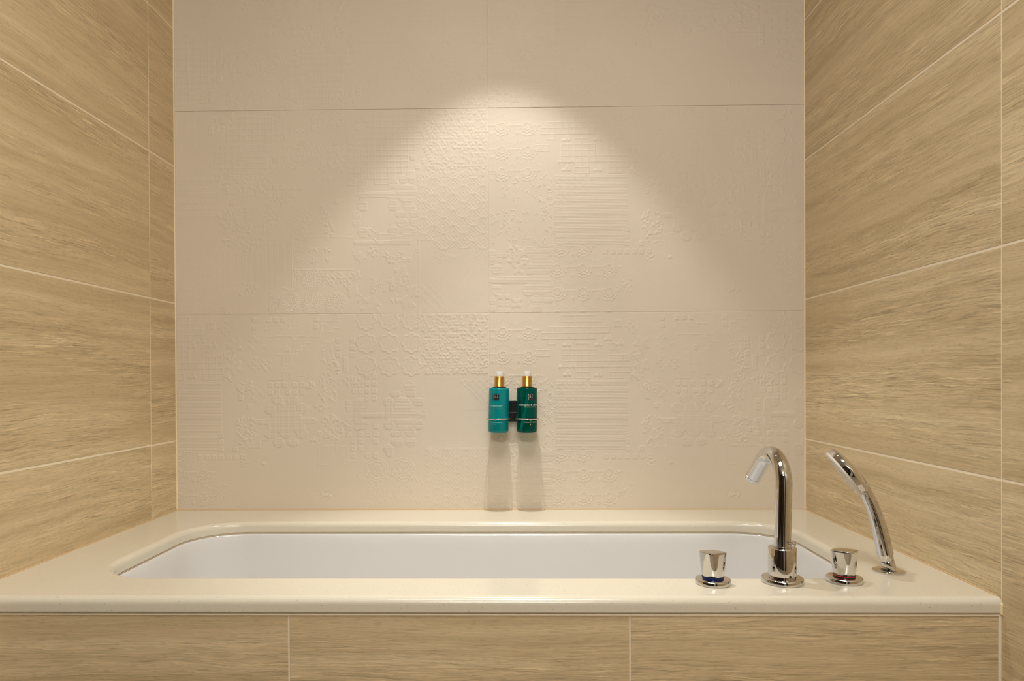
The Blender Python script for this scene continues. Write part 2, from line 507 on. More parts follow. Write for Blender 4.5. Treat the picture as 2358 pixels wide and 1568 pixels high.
# ------------------------------------------------------------------ relief tiles on the back wall
PITCH = 0.00145                                  # relief sampling
U = PITCH * 788.0                                # drawing units per sample
NX, NY = int(round(1.2 / PITCH)) + 1, int(round(0.6 / PITCH)) + 1
class Relief:
    def __init__(self, seed):
        self.H = np.zeros((NY, NX))
        self.rs = np.random.RandomState(seed)
    def win(self, x0, y0, x1, y1):
        i0, i1 = max(0, int(x0 / U) - 1), min(NX, int(x1 / U) + 3)
        j0, j1 = max(0, int(y0 / U) - 1), min(NY, int(y1 / U) + 3)
        if i1 <= i0 or j1 <= j0:
            return None
        J, I = np.mgrid[j0:j1, i0:i1]
        return (slice(j0, j1), slice(i0, i1)), I * U, J * U, I, J
    def put(self, x0, y0, x1, y1, fn, add=False):
        w = self.win(x0, y0, x1, y1)
        if w is None:
            return
        s, X, Y, I, J = w
        h = fn(X, Y, I, J)
        self.H[s] = self.H[s] + h if add else np.maximum(self.H[s], h)
    @staticmethod
    def rid(d, w):
        return np.clip(1 - np.abs(d) / w, 0, 1)
    @staticmethod
    def inside(d, w=1.3):
        return np.clip(0.5 - d / w, 0, 1)
    def sq(self, x, y, s=5.2, h=.75):
        def fn(X, Y, I, J):
            a, b = np.abs(X - x) - s + 2, np.abs(Y - y) - s + 2
            d = np.hypot(np.maximum(a, 0), np.maximum(b, 0)) + np.minimum(np.maximum(a, b), 0) - 2
            return h * (.55 * self.inside(d) + .45 * self.rid(d + .6, 1.4))
        self.put(x - s - 3, y - s - 3, x + s + 3, y + s + 3, fn)
    def grid(self, x0, y0, x1, y1, px=15.2, py=13.1, h=.62):
        nx, ny = max(1, round((x1 - x0) / px)), max(1, round((y1 - y0) / py))
        def fn(X, Y, I, J):
            gx, gy = (x1 - x0) / nx, (y1 - y0) / ny
            dx = np.abs((X - x0 + gx / 2) % gx - gx / 2)
            dy = np.abs((Y - y0 + gy / 2) % gy - gy / 2)
            m = (X > x0 - 1.2) & (X < x1 + 1.2) & (Y > y0 - 1.2) & (Y < y1 + 1.2)
            return h * m * np.maximum(self.rid(dx, 1.25), self.rid(dy, 1.25)) + .12 * m
        self.put(x0 - 3, y0 - 3, x1 + 3, y1 + 3, fn)
    def hatchv(self, I, J, mode):
        a = np.where(I % 3 == 0, 1.0, 0.0)
        b = np.where(J % 3 == 0, 1.0, 0.0)
        return np.maximum(a, b) if mode == 'dot' else (b if mode == 'line' else a)
    def hatchrect(self, x0, y0, x1, y1, mode='dot', h=.8):
        def fn(X, Y, I, J):
            m = (X > x0) & (X < x1) & (Y > y0) & (Y < y1)
            return h * m * (.30 + .6 * self.hatchv(I, J, mode))
        self.put(x0, y0, x1, y1, fn)
    def blobs(self, L, mode='dot', h=.85):
        for (x, y, rx, ry) in L:
            def fn(X, Y, I, J):
                d = (np.hypot((X - x) / rx, (Y - y) / ry) - 1) * min(rx, ry)
                return h * self.inside(d) * (.30 + .6 * self.hatchv(I, J, mode))
            self.put(x - rx - 2, y - ry - 2, x + rx + 2, y + ry + 2, fn)
    def dot(self, x, y, r=1.6, h=.9):
        self.put(x - r - 2, y - r - 2, x + r + 2, y + r + 2, lambda X, Y, I, J: h * np.clip(1.35 - np.hypot(X - x, Y - y) / r, 0, 1))
    def scatter(self, x0, y0, x1, y1, n, clump=4):
        k = 0
        while k < n:
            cx, cy = self.rs.uniform(x0, x1), self.rs.uniform(y0, y1)
            for _ in range(self.rs.randint(1, clump + 1)):
                self.dot(cx, cy, 1.45, self.rs.uniform(.6, 1.0))
                d = [(3.2, 3.2), (-3.2, 3.2), (3.2, -3.2), (-3.2, -3.2), (4.2, 0), (0, 4.2)][self.rs.randint(6)]
                cx, cy = cx + d[0], cy + d[1]
                k += 1
    def cross(self, x, y, s=3.2, h=.8):
        for a, b in ((-s, 0), (s, 0), (0, -s), (0, s)):
            self.dot(x + a, y + b, 1.4, h)
    def crosses(self, x, y, r):
        s = 7.2
        for i in range(-8, 9):
            for j in range(-8, 9):
                a, b = i * s, j * s
                if (i + j) % 2 == 0 and abs(a) + abs(b) * .9 <= r and self.rs.rand() < .85:
                    self.cross(x + a, y + b, 2.6, .75)
    def medallion(self, x, y, R, h=.9, beads=30):
        def fn(X, Y, I, J):
            r, t = np.hypot(X - x, Y - y), np.arctan2(Y - y, X - x)
            o = self.rid(r - R, 1.9) * (.55 + .45 * np.cos(beads * t))
            o = np.maximum(o, self.rid(r - R * (.84 - .10 * np.abs(np.cos(4.5 * t))), 1.6) * .9)
            o = np.maximum(o, self.rid(r - R * .46, 1.7) * (.7 + .3 * np.cos(18 * t)))
            o = np.maximum(o, self.rid(r - R * .28, 1.5) * .8)
            o = np.maximum(o, self.rid(r, 2.4))
            sp = self.rid(np.sin(4.5 * t) * r * .22, 1.0) * ((r > R * .46) & (r < R * .76)) * .6
            return h * np.maximum(o, sp)
        self.put(x - R - 4, y - R - 4, x + R + 4, y + R + 4, fn)
    def lace(self, x, y, R=26, h=.95, xmin=-1e9):
        def fn(X, Y, I, J):
            r, t = np.hypot(X - x, Y - y), np.arctan2(Y - y, X - x)
            o = np.zeros_like(r)
            for k, (q, n) in enumerate(((1.0, 34), (.86, 30), (.60, 12), (.42, 12), (.22, 8))):
                o = np.maximum(o, self.rid(r - R * q, 1.7) * (.5 + .5 * np.cos(n * t + k)))
            sc = self.rid(r - R * (.70 + .07 * np.cos(12 * t)), 1.4) * .75
            return h * np.maximum(o, sc) * (X > xmin)
        self.put(x - R - 4, y - R - 4, x + R + 4, y + R + 4, fn)
    def flower(self, x, y, R=25, h=.8):
        def fn(X, Y, I, J):
            r, t = np.hypot(X - x, Y - y), np.arctan2(Y - y, X - x)
            ro = R * (.80 + .20 * np.abs(np.cos(4 * t)))
            o = .35 * self.inside(r - ro, 3) + .65 * self.rid(r - ro + 2.2, 2.8)
            ri = R * (.34 + .12 * np.abs(np.cos(4 * t + .2)))
            o = np.maximum(o, self.rid(r - ri, 2.2) * .8)
            return h * np.maximum(o, self.rid(r - R * .14, 1.8) * .7)
        self.put(x - R - 3, y - R - 3, x + R + 3, y + R + 3, fn)
    def petal(self, x, y, ang, L, wd, h=.9, lines=False):
        ca, sa = math.cos(ang), math.sin(ang)
        def fn(X, Y, I, J):
            t = ((X - x) * ca + (Y - y) * sa) / L
            s = -(X - x) * sa + (Y - y) * ca
            w = wd * np.sin(np.pi * np.clip(t, 0, 1)) + 1e-3
            q = np.abs(s) / w
            b = np.where((t > 0) & (t < 1) & (q < 1), .55 * np.sqrt(np.clip(1 - q * q, 0, 1)) + .35 * (q > .72), 0)
            if lines:
                b = b * (.45 + .55 * self.hatchv(I + J, J - I, 'line'))
            return h * b
        R = L + 3
        self.put(x - R, y - R, x + R, y + R, fn)
    def quatre(self, x, y, L=17, wd=5, rot=0.0, h=.9, n=4):
        for k in range(n):
            self.petal(x, y, rot + 2 * math.pi * k / n, L, wd, h)
    def hexleaf(self, x0, y0, x1, y1, keep=.8, mask=None):
        s = 16.4
        j = 0
        y = y0 + 4
        while y < y1:
            x = x0 + 4 + (s / 2 if j % 2 else 0)
            while x < x1:
                for k in range(6):
                    if self.rs.rand() < keep * .74:
                        a = math.pi / 6 + k * math.pi / 3
                        self.petal(x + .7 * math.cos(a), y + .7 * math.sin(a), a, 8.0, 2.5, .95)
                x += s
            y += s * .866
            j += 1
    def moth(self, x0, y0, x1, y1, ox=0, oy=0, px=46, py=36, h=.75, mask=None):
        def fn(X, Y, I, J):
            a = (X - ox) / px % 1 - .5
            b = (Y - oy) / py % 1 - .5
            A, B = np.abs(a) * 2, np.abs(b) * 2
            f1 = B - A
            o = self.rid(f1 - .30 * np.sin(np.pi * A), .10)
            o = np.maximum(o, self.rid(f1 + .30 * np.sin(np.pi * A), .10))
            o = np.maximum(o, self.rid(f1 - .12 * np.sin(np.pi * A), .09) * .6)
            o = np.maximum(o, self.rid(f1 + .12 * np.sin(np.pi * A), .09) * .6)
            dd = A + (1 - B)
            o = np.maximum(o, self.rid(dd - .30, .10) * .8)
            o = np.maximum(o, self.rid(dd - .55, .10) * .55)
            dd = (1 - A) + B
            o = np.maximum(o, self.rid(dd - .42, .10) * .6)
            m = ((X > x0) & (X < x1) & (Y > y0) & (Y < y1)).astype(float)
            if mask is not None:
                m = m * mask(X, Y)
            return h * o * m
        self.put(x0, y0, x1, y1, fn)
    def festoon(self, x, y, h=.8, xmin=-1e9, ymin=-1e9):
        """one scalloped lace rosette with the zig-zag band above it"""
        def fn(X, Y, I, J):
            dx, dy = X - x, Y - y
            r, t = np.hypot(dx, dy), np.arctan2(dy, dx)
            lo = np.clip((dy + 6) / 6, 0, 1)
            o = self.rid(r - 8 - 1.2 * np.cos(7 * t), 1.45)
            o = np.maximum(o, self.rid(r - 14 - 1.4 * np.cos(11 * t), 1.45) * lo)
            o = np.maximum(o, self.rid(r - 21 - 1.6 * np.cos(15 * t), 1.5) * lo * (dx > -14))
            zz = -8 + 12 * np.abs(((dx + 30) % 60) / 30 - 1) - 14
            w = 1.3 * np.cos(X * 1.4)
            o = np.maximum(o, self.rid(dy - zz - 1.8 * w + 4, 1.7) * (np.abs(dx) < 31) * (.35 + .45 * np.cos(X * .9)))
            o = np.maximum(o, self.rid(dy + 2 - w, 1.7) * (np.abs(dx) > 12) * (np.abs(dx) < 31) * .8)
            o = np.maximum(o, self.rid(np.hypot(dx + 23, dy - 16) - 2.6, 1.5))
            return h * o * (X > xmin) * (Y > ymin)
        self.put(x - 33, y - 33, x + 33, y + 26, fn)
    def noise(self, shape, cell):
        n0, n1 = int(shape[0] / cell) + 3, int(shape[1] / cell) + 3
        g = self.rs.rand(n0, n1)
        yy, xx = np.arange(shape[0]) / cell, np.arange(shape[1]) / cell
        i, j = yy.astype(int), xx.astype(int)
        fy, fx = (yy - i)[:, None], (xx - j)[None, :]
        fy, fx = fy * fy * (3 - 2 * fy), fx * fx * (3 - 2 * fx)
        return (g[i][:, j] * (1 - fy) + g[i + 1][:, j] * fy) * (1 - fx) + (g[i][:, j + 1] * (1 - fy) + g[i + 1][:, j + 1] * fy) * fx
    def blotch(self, x, y, rx, ry, h=.7, cell=3.4):
        def fn(X, Y, I, J):
            n = self.noise(X.shape, cell) * .7 + self.noise(X.shape, cell * 2.2) * .3
            m = np.clip((1 - np.hypot((X - x) / rx, (Y - y) / ry)) * 3, 0, 1)
            return h * np.clip((n - .50) * 5, 0, 1) * m
        self.put(x - rx, y - ry, x + rx, y + ry, fn)
    def stripes(self, x0, y0, x1, y1, mode='line', h=.5, mask=None):
        def fn(X, Y, I, J):
            m = ((X > x0) & (X < x1) & (Y > y0) & (Y < y1)).astype(float)
            if mask is not None:
                m = m * mask(X, Y)
            return h * m * self.hatchv(I, J, mode)
        self.put(x0, y0, x1, y1, fn)
    def path(self, P, h=.45, w=1.8):
        for (xa, ya), (xb, yb) in zip(P[:-1], P[1:]):
            def fn(X, Y, I, J):
                L2 = (xb - xa) ** 2 + (yb - ya) ** 2 + 1e-6
                t = np.clip(((X - xa) * (xb - xa) + (Y - ya) * (yb - ya)) / L2, 0, 1)
                return h * self.rid(np.hypot(X - xa - t * (xb - xa), Y - ya - t * (yb - ya)), w)
            self.put(min(xa, xb) - 3, min(ya, yb) - 3, max(xa, xb) + 3, max(ya, yb) + 3, fn)
    def net(self, x0, y0, x1, y1, mask, h=.75, p=17):
        def fn(X, Y, I, J):
            a, b = (X + Y) % p, (X - Y) % p
            o = np.zeros_like(X)
            for q in (0, 4.5):
                o = np.maximum(o, self.rid(a - 4 - q, 1.3) * (.6 + .4 * np.cos(2.2 * (X - Y))))
                o = np.maximum(o, self.rid(b - 4 - q, 1.3) * (.6 + .4 * np.cos(2.2 * (X + Y))))
            return h * o * mask(X, Y)
        self.put(x0, y0, x1, y1, fn)
    def plate(self, x0, y0, x1, y1, h=.25):
        def fn(X, Y, I, J):
            d = np.maximum(np.maximum(x0 - X, X - x1), np.maximum(y0 - Y, Y - y1))
            return h * self.inside(d, 1.6)
        self.put(x0 - 3, y0 - 3, x1 + 3, y1 + 3, fn, add=True)

# ---- design P (right column, and the lowest tile of the left column)
P = Relief(11)
a5 = lambda x, y: (x / 6.373 - 5, y / 6.373 - 5)
a6 = lambda x, y: (x / 6.373 - 5, y / 6.373 + 235)
a7 = lambda x, y: (x / 6.205 + 355, y / 6.205 - 5)
a8 = lambda x, y: (x / 6.205 + 355, y / 6.205 + 235)
a9 = lambda x, y: (946 + (x / 3.23 - 725) * 1.015, y / 3.23 - 2)
for yy in (42, 97, 147):
    for xx in (31, 91):
        P.festoon(xx, yy)
for r in ((1100, 75, 1600, 165), (1105, 165, 1690, 248), (910, 248, 1800, 330), (815, 330, 1600, 418), (910, 418, 1010, 500),
          (1300, 490, 1500, 575), (1800, 490, 1895, 575), (1105, 575, 1600, 660), (725, 580, 920, 670), (1800, 575, 1895, 660),
          (1105, 660, 1600, 745), (1800, 655, 2090, 742), (1110, 745, 2000, 832), (1310, 832, 1500, 910), (1805, 830, 2100, 912),
          (1310, 912, 1510, 1000), (1805, 912, 2000, 998), (1880, 155, 1980, 240)):
    P.grid(*a5(r[0], r[1]), *a5(r[2], r[3]))
for (x, y) in ((1180, 480), (1640, 480), (1110, 800), (1250, 800), (1180, 920), (1640, 930), (1780, 400), (1950, 470)):
    X, Y = a5(x, y)
    for k in range(4):
        P.petal(X, Y, -0.8 + k * .9, 9, 2.6, .8)
    P.dot(X - 6, Y + 5, 3.2, .9)
    P.dot(X + 6, Y + 5, 3.2, .9)
P.stripes(154, 157, 322, 318, 'line', .55, lambda X, Y: 1.0 - ((X < 235) & (Y < 172) & (X > 222)) * 1.0)
P.net(154, 157, 236, 240, lambda X, Y: ((X - 150) + (Y - 157) < 100) * 1.0)
P.scatter(6, 158, 150, 250, 95)
P.scatter(6, 235, 90, 325, 90)
P.scatter(110, 200, 165, 330, 80)
P.blobs([(a6(80, 640)[0], a6(80, 640)[1], 10, 9), (8, 350, 8, 12), (19, 373, 13, 11), (99, 373, 15, 14), (60, 398, 68, 9), (19, 421, 13, 12),
         (120, 372, 22, 42), (132, 330, 20, 16), (138, 365, 16, 16), (95, 332, 16, 12), (120, 410, 30, 22), (92, 421, 14, 14),
         (110, 445, 13, 11), (138, 440, 13, 12), (111, 464, 13, 10), (8, 446, 7, 9), (8, 464, 7, 9)], 'line', .7)
for x, y, R in ((405, 755, 17), (470, 870, 17), (440, 1370, 16), (470, 655, 16)):
    P.quatre(*a6(x, y), R, 4.6, math.pi / 4 if y > 800 else 0, .95)
P.blotch(*a6(420, 610), 24, 16)
P.blotch(*a6(540, 720), 16, 20)
for x, y in ((200, 670), (265, 670), (200, 745), (200, 1280), (305, 1280), (200, 1385), (305, 1385), (200, 1490), (305, 1490)):
    P.sq(*a6(x, y), 4.8, .6)
for xx in (158, 217, 276):
    for yy in (370, 424):
        P.festoon(xx, yy, xmin=140)
    P.festoon(xx, 478, xmin=140)
P.festoon(217, 322, ymin=308)
P.festoon(165, 322, ymin=308)
P.scatter(292, 398, 330, 425, 26)
for x in (1750, 1860, 1960, 2065, 2180, 2280):
    P.sq(*a6(x, 625))
for x, y in ((2275, 505), (2065, 300), (2065, 400), (2065, 505)):
    P.sq(*a6(x, y))
for y in (72, 122):
    P.quatre(353, y, 21, 5.4, .5, .8, 5)
    P.blotch(340, y + 26, 18, 14)
P.crosses(*a5(2150, 230), 16)
for x, y in ((280, 115), (485, 110), (590, 110), (695, 110), (1170, 105), (280, 220), (1170, 210), (750, 535), (1485, 415), (1485, 520), (1490, 625),
             (1695, 415), (1695, 520), (1695, 625), (1590, 690), (1590, 765), (1590, 835), (500, 1050), (600, 1050), (705, 1050), (860, 1050),
             (965, 1050), (500, 1160), (600, 1160), (755, 1160), (860, 1160), (965, 1160), (70, 1240), (190, 1365), (1910, 935), (2010, 935),
             (1905, 1040), (2005, 1040), (1720, 1150), (1815, 1150), (1905, 1145), (2005, 1145), (1905, 1250), (2005, 1250), (1630, 1310), (1630, 1400)):
    P.sq(*a7(x, y))
for x, y in ((2025, 170), (1805, 280), (1915, 280), (2025, 280), (1700, 380), (1805, 380), (2025, 380), (1700, 485), (1805, 485), (1700, 590),
             (1910, 590), (2020, 590), (1630, 95), (1630, 190), (1630, 280), (1215, 265), (1295, 265), (95, 605)):
    P.sq(*a8(x, y))
for x, y, r in ((260, 450, 14), (420, 490, 8), (345, 580, 2), (290, 760, 16), (450, 750, 14), (215, 1015, 3), (290, 1190, 15)):
    P.crosses(*a7(x, y), r)
for xx in (661, 714, 766):
    for yy in (15, 69, 122):
        P.flower(xx, yy)
P.blobs([(*a7(600, 1260), 13, 11), (*a7(820, 1270), 14, 11), (*a7(490, 1400), 13, 12), (*a7(955, 1390), 13, 12), (*a7(660, 1440), 12, 22), (*a7(790, 1440), 12, 22)], 'dot')
P.blobs([(*a8(640, 60), 24, 22), (*a8(800, 60), 26, 24), (*a8(700, 95), 62, 9), (*a8(360, 95), 18, 6), (*a8(1040, 80), 22, 8), (*a8(720, 170), 20, 26),
         (*a8(490, 280), 13, 9), (*a8(960, 270), 13, 10), (*a8(620, 400), 13, 11), (*a8(830, 400), 13, 9), (*a8(540, 180), 14, 16), (*a8(920, 180), 14, 16)], 'dot')
P.blobs([(*a7(1780, 1330), 9, 13), (*a7(1760, 1430), 7, 18), (*a7(2210, 1310), 12, 11), (*a7(2220, 1420), 9, 14), (*a7(2280, 1190), 7, 8)], 'dot')
P.blobs([(*a8(1780, 90), 9, 16), (*a8(1770, 180), 10, 7), (*a8(2215, 150), 12, 10), (*a8(2210, 490), 12, 10), (*a8(2220, 560), 8, 8), (*a8(2000, 10), 45, 5), (*a8(2230, 60), 8, 12),
         (*a8(2300, 270), 9, 8), (*a8(2300, 390), 9, 8)], 'dot')
for pts in ([(430, 250), (490, 250), (490, 190), (660, 190), (660, 240), (780, 240), (780, 190), (920, 190)], [(490, 360), (610, 345), (820, 350), (830, 395), (890, 395), (890, 350), (1000, 350)],
            [(600, 610), (680, 610), (680, 765), (785, 765), (795, 610), (880, 610), (880, 560), (945, 560), (945, 500), (1000, 500), (1000, 450), (1090, 450)],
            [(1100, 355), (1220, 355), (1220, 300), (1250, 300), (1250, 180), (1310, 180), (1310, 135), (1480, 135), (1480, 90), (1560, 90)],
            [(1350, 290), (1410, 290), (1410, 235), (1500, 235)], [(470, 975), (680, 975), (680, 870), (790, 870), (790, 970), (890, 970), (890, 920), (1000, 920)],
            [(160, 980), (160, 1110), (250, 1110)], [(1250, 500), (1310, 500), (1310, 440), (1410, 440), (1410, 390)]):
    P.path([a7(*p) for p in pts])
for pts in ([(380, 355), (460, 355)], [(230, 465), (340, 465), (340, 360)], [(1190, 460), (1190, 720), (1320, 720)], [(1240, 450), (1450, 450), (1450, 520)], [(1450, 455), (1610, 455), (1610, 670), (1740, 670)],
            [(60, 735), (170, 735)]):
    P.path([a8(*p) for p in pts])
for x, y, rx, ry in ((1350, 620, 24, 28), (1420, 760, 16, 20), (1330, 1000, 24, 24), (1330, 1230, 26, 26), (1700, 1020, 40, 16), (1200, 1390, 30, 14), (1420, 860, 20, 14), (100, 1100, 30, 16), (1080, 1060, 14, 12)):
    P.blotch(*a7(x, y), rx, ry)
for x, y, rx, ry in ((1400, 60, 30, 14), (1340, 200, 22, 30), (1560, 180, 18, 22), (1150, 370, 14, 12), (1420, 350, 16, 14), (130, 120, 30, 20), (150, 260, 30, 20), (150, 400, 22, 16), (330, 690, 18, 8), (1300, 1140, 24, 14)):
    P.blotch(*a8(x, y), rx, ry)
P.path([a8(*p) for p in ((60, 660), (120, 690), (60, 720), (170, 660), (110, 700))], .7, 1.6)
for xx in (683, 745):
    P.medallion(xx, 363, 26, .7)
    P.medallion(xx, 415, 22, .45)
P.path([(640 + 6 * k, 380 + (5 if k % 2 else -5) + 12 * math.sin(k * .3)) for k in range(26)], .5)
P.path([(640 + 6 * k, 432 + (5 if k % 2 else -5) + 10 * math.sin(k * .3)) for k in range(26)], .4)
P.hexleaf(792, 4, 944, 150)
P.plate(794, 152, 950, 306, -.12)
P.net(880, 155, 946, 222, lambda X, Y: ((946 - X) + (Y - 155) < 70) * 1.0)
P.moth(797, 312, 946, 466, 800, 316, 46, 36, .55)
P.blobs([(*a9(1400, 680), 18, 12), (*a9(1370, 780), 10, 30), (*a9(1400, 840), 16, 10), (*a9(1600, 770), 84, 7), (*a9(1750, 545), 13, 11), (*a9(1645, 610), 12, 9), (*a9(1760, 600), 12, 12),
         (*a9(1600, 670), 12, 11), (*a9(1700, 700), 20, 22), (*a9(1820, 670), 12, 10), (*a9(1700, 770), 44, 16), (*a9(1600, 840), 12, 11), (*a9(1720, 830), 20, 20), (*a9(1820, 840), 12, 11),
         (*a9(1660, 900), 12, 11), (*a9(1760, 900), 12, 11), (*a9(1660, 970), 12, 11), (*a9(1760, 970), 12, 11), (*a9(1600, 1030), 10, 11)], 'line', .75)

# ---- design Q (two upper tiles of the left column, the topmost turned half round)
Q = Relief(23)
def qc(u0, v0):
    return lambda x, y: (946 + ((u0 + x / 6.373) - 1125) * 1.015, ((v0 + y / 6.373) - 254) * 1.012)
q1, q2, q3, q4 = qc(400, 250), qc(760, 250), qc(400, 480), qc(760, 480)
for r in ((1085, 45, 1370, 120), (990, 125, 1465, 205), (895, 205, 1660, 290), (805, 290, 1660, 370), (895, 375, 1470, 450), (805, 450, 1570, 530), (710, 530, 1570, 610),
          (620, 612, 1665, 695), (625, 700, 1385, 780), (620, 785, 1385, 860), (715, 865, 1385, 945), (625, 945, 720, 1030), (820, 945, 1290, 1025), (710, 130, 810, 205), (805, 45, 890, 125)):
    Q.grid(*q1(r[0], r[1]), *q1(r[2], r[3]))
for r in ((810, 50, 890, 120), (715, 140, 800, 205), (810, 290, 980, 370), (990, 375, 1085, 450), (810, 455, 1050, 530), (710, 540, 1085, 610), (1100, 560, 1210, 620), (1280, 540, 1570, 610),
          (625, 620, 1060, 695), (1400, 615, 1665, 690), (720, 710, 900, 780), (1470, 700, 1560, 775), (715, 790, 900, 860), (720, 865, 780, 930), (820, 870, 990, 940), (630, 955, 720, 1030),
          (850, 960, 990, 1020), (1520, 220, 1650, 365), (1570, 45, 1650, 120), (1380, 375, 1460, 510), (940, 720, 1090, 810)):
    Q.hatchrect(*q1(r[0], r[1]), *q1(r[2], r[3]))
Q.medallion(*q1(1840, 675), 33, .95, 34)
for r in ((1350, 50, 1750, 190, 34), (1650, 220, 1900, 360, 28), (2060, 50, 2350, 160, 26), (2120, 160, 2350, 350, 16), (2050, 480, 2210, 740, 26), (2100, 750, 2350, 950, 34), (1980, 1000, 2350, 1150, 24), (1560, 380, 1720, 430, 10)):
    Q.scatter(*q1(r[0], r[1]), *q1(r[2], r[3]), r[4])
for x, y in ((565, 265), (565, 330), (2080, 185), (2080, 290), (2300, 610), (975, 1055), (1505, 1150), (1610, 1150), (1770, 1150), (1875, 1150), (1405, 1150), (1410, 1260), (1515, 1260), (1770, 1260),
             (2200, 1460), (1090, 1470), (870, 1365), (2300, 1030)):
    Q.sq(*q1(x, y))
for x, y, rx, ry in ((760, 190, 30, 26), (1200, 1080, 44, 40), (1440, 870, 16, 12), (840, 1150, 22, 20)):
    Q.blotch(*q1(x, y), rx, ry)
x0, y0 = q1(170, 1040)
Q.net(x0, y0, x0 + 74, y0 + 95, lambda X, Y: ((Y - y0) < (X - x0) * 1.6 + 8) * 1.0, .55)
Q.path([q1(150, 1035), q1(615, 1025)], .6)
Q.stripes(*q1(130, 100), *q1(420, 560), 'col', .16)
X, Y = q3(1690, 180)
for k, a in enumerate((.75, 2.4, 3.9, 5.5)):
    Q.petal(X, Y, a, 64, 20, .9, True)
    Q.petal(X, Y, a, 60, 9, 1.0, False)
for k in range(4):
    Q.petal(X, Y, k * math.pi / 2 + .1, 50, 14, .7, True)
Q.blotch(X - 20, Y - 36, 44, 26, .8, 2.2)
Q.blotch(X + 34, Y - 4, 26, 30, .8, 2.2)
Q.blotch(X - 38, Y + 4, 26, 34, .8, 2.2)
Q.moth(*q3(70, 500), *q3(640, 1530), q3(60, 590)[0], q3(60, 590)[1], 46.5, 37, .42)
Q.stripes(*q3(720, 620), *q3(1745, 1160), 'col', .22)
Q.stripes(*q3(1330, 430), *q3(1745, 700), 'col', .3)
Q.path([q3(1745, 430), q3(1745, 1140)], .8, 1.6)
Q.path([q3(1745, 410), q3(2358, 410), q4(330, 420)], .6, 1.8)
Q.path([q3(1750, 890), q4(345, 895)], .5, 1.8)
Q.path([q3(640, 560), q3(640, 1200)], .4)
Q.path([q3(1070, 650), q3(1070, 930)], .35)
Q.path([q3(1195, 650), q3(1195, 930)], .35)
for x, y in ((1090, 10), (1090, 110)):
    Q.sq(*q3(x, y))
for x, y, rx, ry in ((800, 130, 28, 26), (1050, 300, 30, 24), (820, 470, 22, 14), (1080, 540, 26, 18), (1250, 470, 14, 12), (2270, 300, 20, 26), (2200, 100, 16, 20), (1050, 1180, 34, 22)):
    Q.blotch(*q3(x, y), rx, ry)
for y in (590, 750):
    for x in (1850, 2050, 2270):
        Q.blotch(*q3(x, y), 14, 9, .8, 2.4)
Q.lace(*q3(2060, 1040))
Q.lace(*q3(1725, 1030), xmin=q3(1755, 0)[0])
Q.path([q3(1620, 1150), q3(1700, 1190), q3(1790, 1180), q3(1850, 1120)], .7, 2.4)
Q.lace(*q3(1710, 1390))
Q.lace(*q3(2050, 1390))
Q.lace(*q4(90, 1390))
Q.lace(*q3(1400, 1370), xmin=q3(1400, 0)[0])
Q.quatre(*q3(770, 1460), 14, 3.2, .6, .8, 6)
for r in ((1050, 20, 1245, 100), (660, 110, 1340, 190), (565, 195, 1250, 280), (665, 280, 1350, 355), (380, 365, 480, 450), (565, 362, 1250, 445), (275, 450, 1350, 530), (375, 540, 1255, 615),
          (475, 620, 1165, 695), (380, 700, 1160, 780), (275, 785, 1160, 862), (280, 870, 1065, 945), (475, 945, 970, 1030), (675, 1035, 870, 1115), (285, 1030, 385, 1125), (1145, 935, 1245, 1030)):
    Q.grid(*q2(r[0], r[1]), *q2(r[2], r[3]))
for x, y in ((425, 180), (535, 170), (425, 290), (105, 505), (105, 605), (320, 495), (320, 605), (320, 710), (1225, 735), (1295, 865), (215, 930), (115, 1360)):
    Q.sq(*q2(x, y))
for r in ((0, 60, 260, 170, 26), (120, 200, 280, 320, 22), (220, 430, 460, 520, 14), (140, 560, 270, 800, 26), (0, 780, 240, 900, 22)):
    Q.scatter(*q2(r[0], r[1]), *q2(r[2], r[3]), r[4])
xa, ya = q2(1360, 25)
xb, yb = q2(2300, 985)
Q.hexleaf(xa + 4, ya + 4, xb, yb)
mx, my = q2(1290, 960)
ex, ey = q4(2320, 830)
Q.moth(mx, my, ex, ey, q2(1525, 0)[0], q2(0, 1035)[1], 46.4, 36.4, .85,
       lambda X, Y: np.clip((ey - Y) / 20 - np.maximum(0, (X - mx - 70) / 60) * .0 + 0, 0, 1) * ((Y < q4(0, 480)[1]) | (X > mx + 38)) * np.where(Y > q4(0, 600)[1], np.clip(1 - np.abs(X - mx - 62) / 46, 0, 1) + np.clip((X - mx - 128) / 20, 0, .7), 1))
def ell2(L, q, mode, h=.8):
    Q.blobs([(*q(x, y), rx / 6.3, ry / 6.3) for x, y, rx, ry in L], mode, h)
ell2([(490, 1110, 80, 75), (940, 1110, 80, 70), (490, 1250, 60, 120), (720, 1265, 330, 40), (1140, 1250, 160, 130), (490, 1430, 80, 75), (940, 1420, 80, 65), (1090, 1050, 60, 60), (1210, 1050, 50, 60), (1150, 1400, 70, 130), (930, 1300, 80, 60), (1210, 1480, 60, 60)], q2, 'line')
ell2([(405, 100, 60, 75), (400, 210, 60, 62), (1060, 90, 85, 62), (1065, 210, 85, 70), (1245, 80, 60, 75), (1245, 200, 60, 65), (500, 350, 80, 80), (940, 330, 80, 75), (1150, 340, 120, 60), (500, 20, 60, 25), (930, 15, 60, 20)], q4, 'line')
Q.hatchrect(*q4(360, 470), *q4(1200, 540), 'line')
Q.hatchrect(*q4(900, 400), *q4(1200, 470), 'line')
Q.path([q4(660, 450), q4(745, 525)], .9, 1.6)
Q.path([q4(725, 540), q4(725, 375), q4(890, 375)], .45)
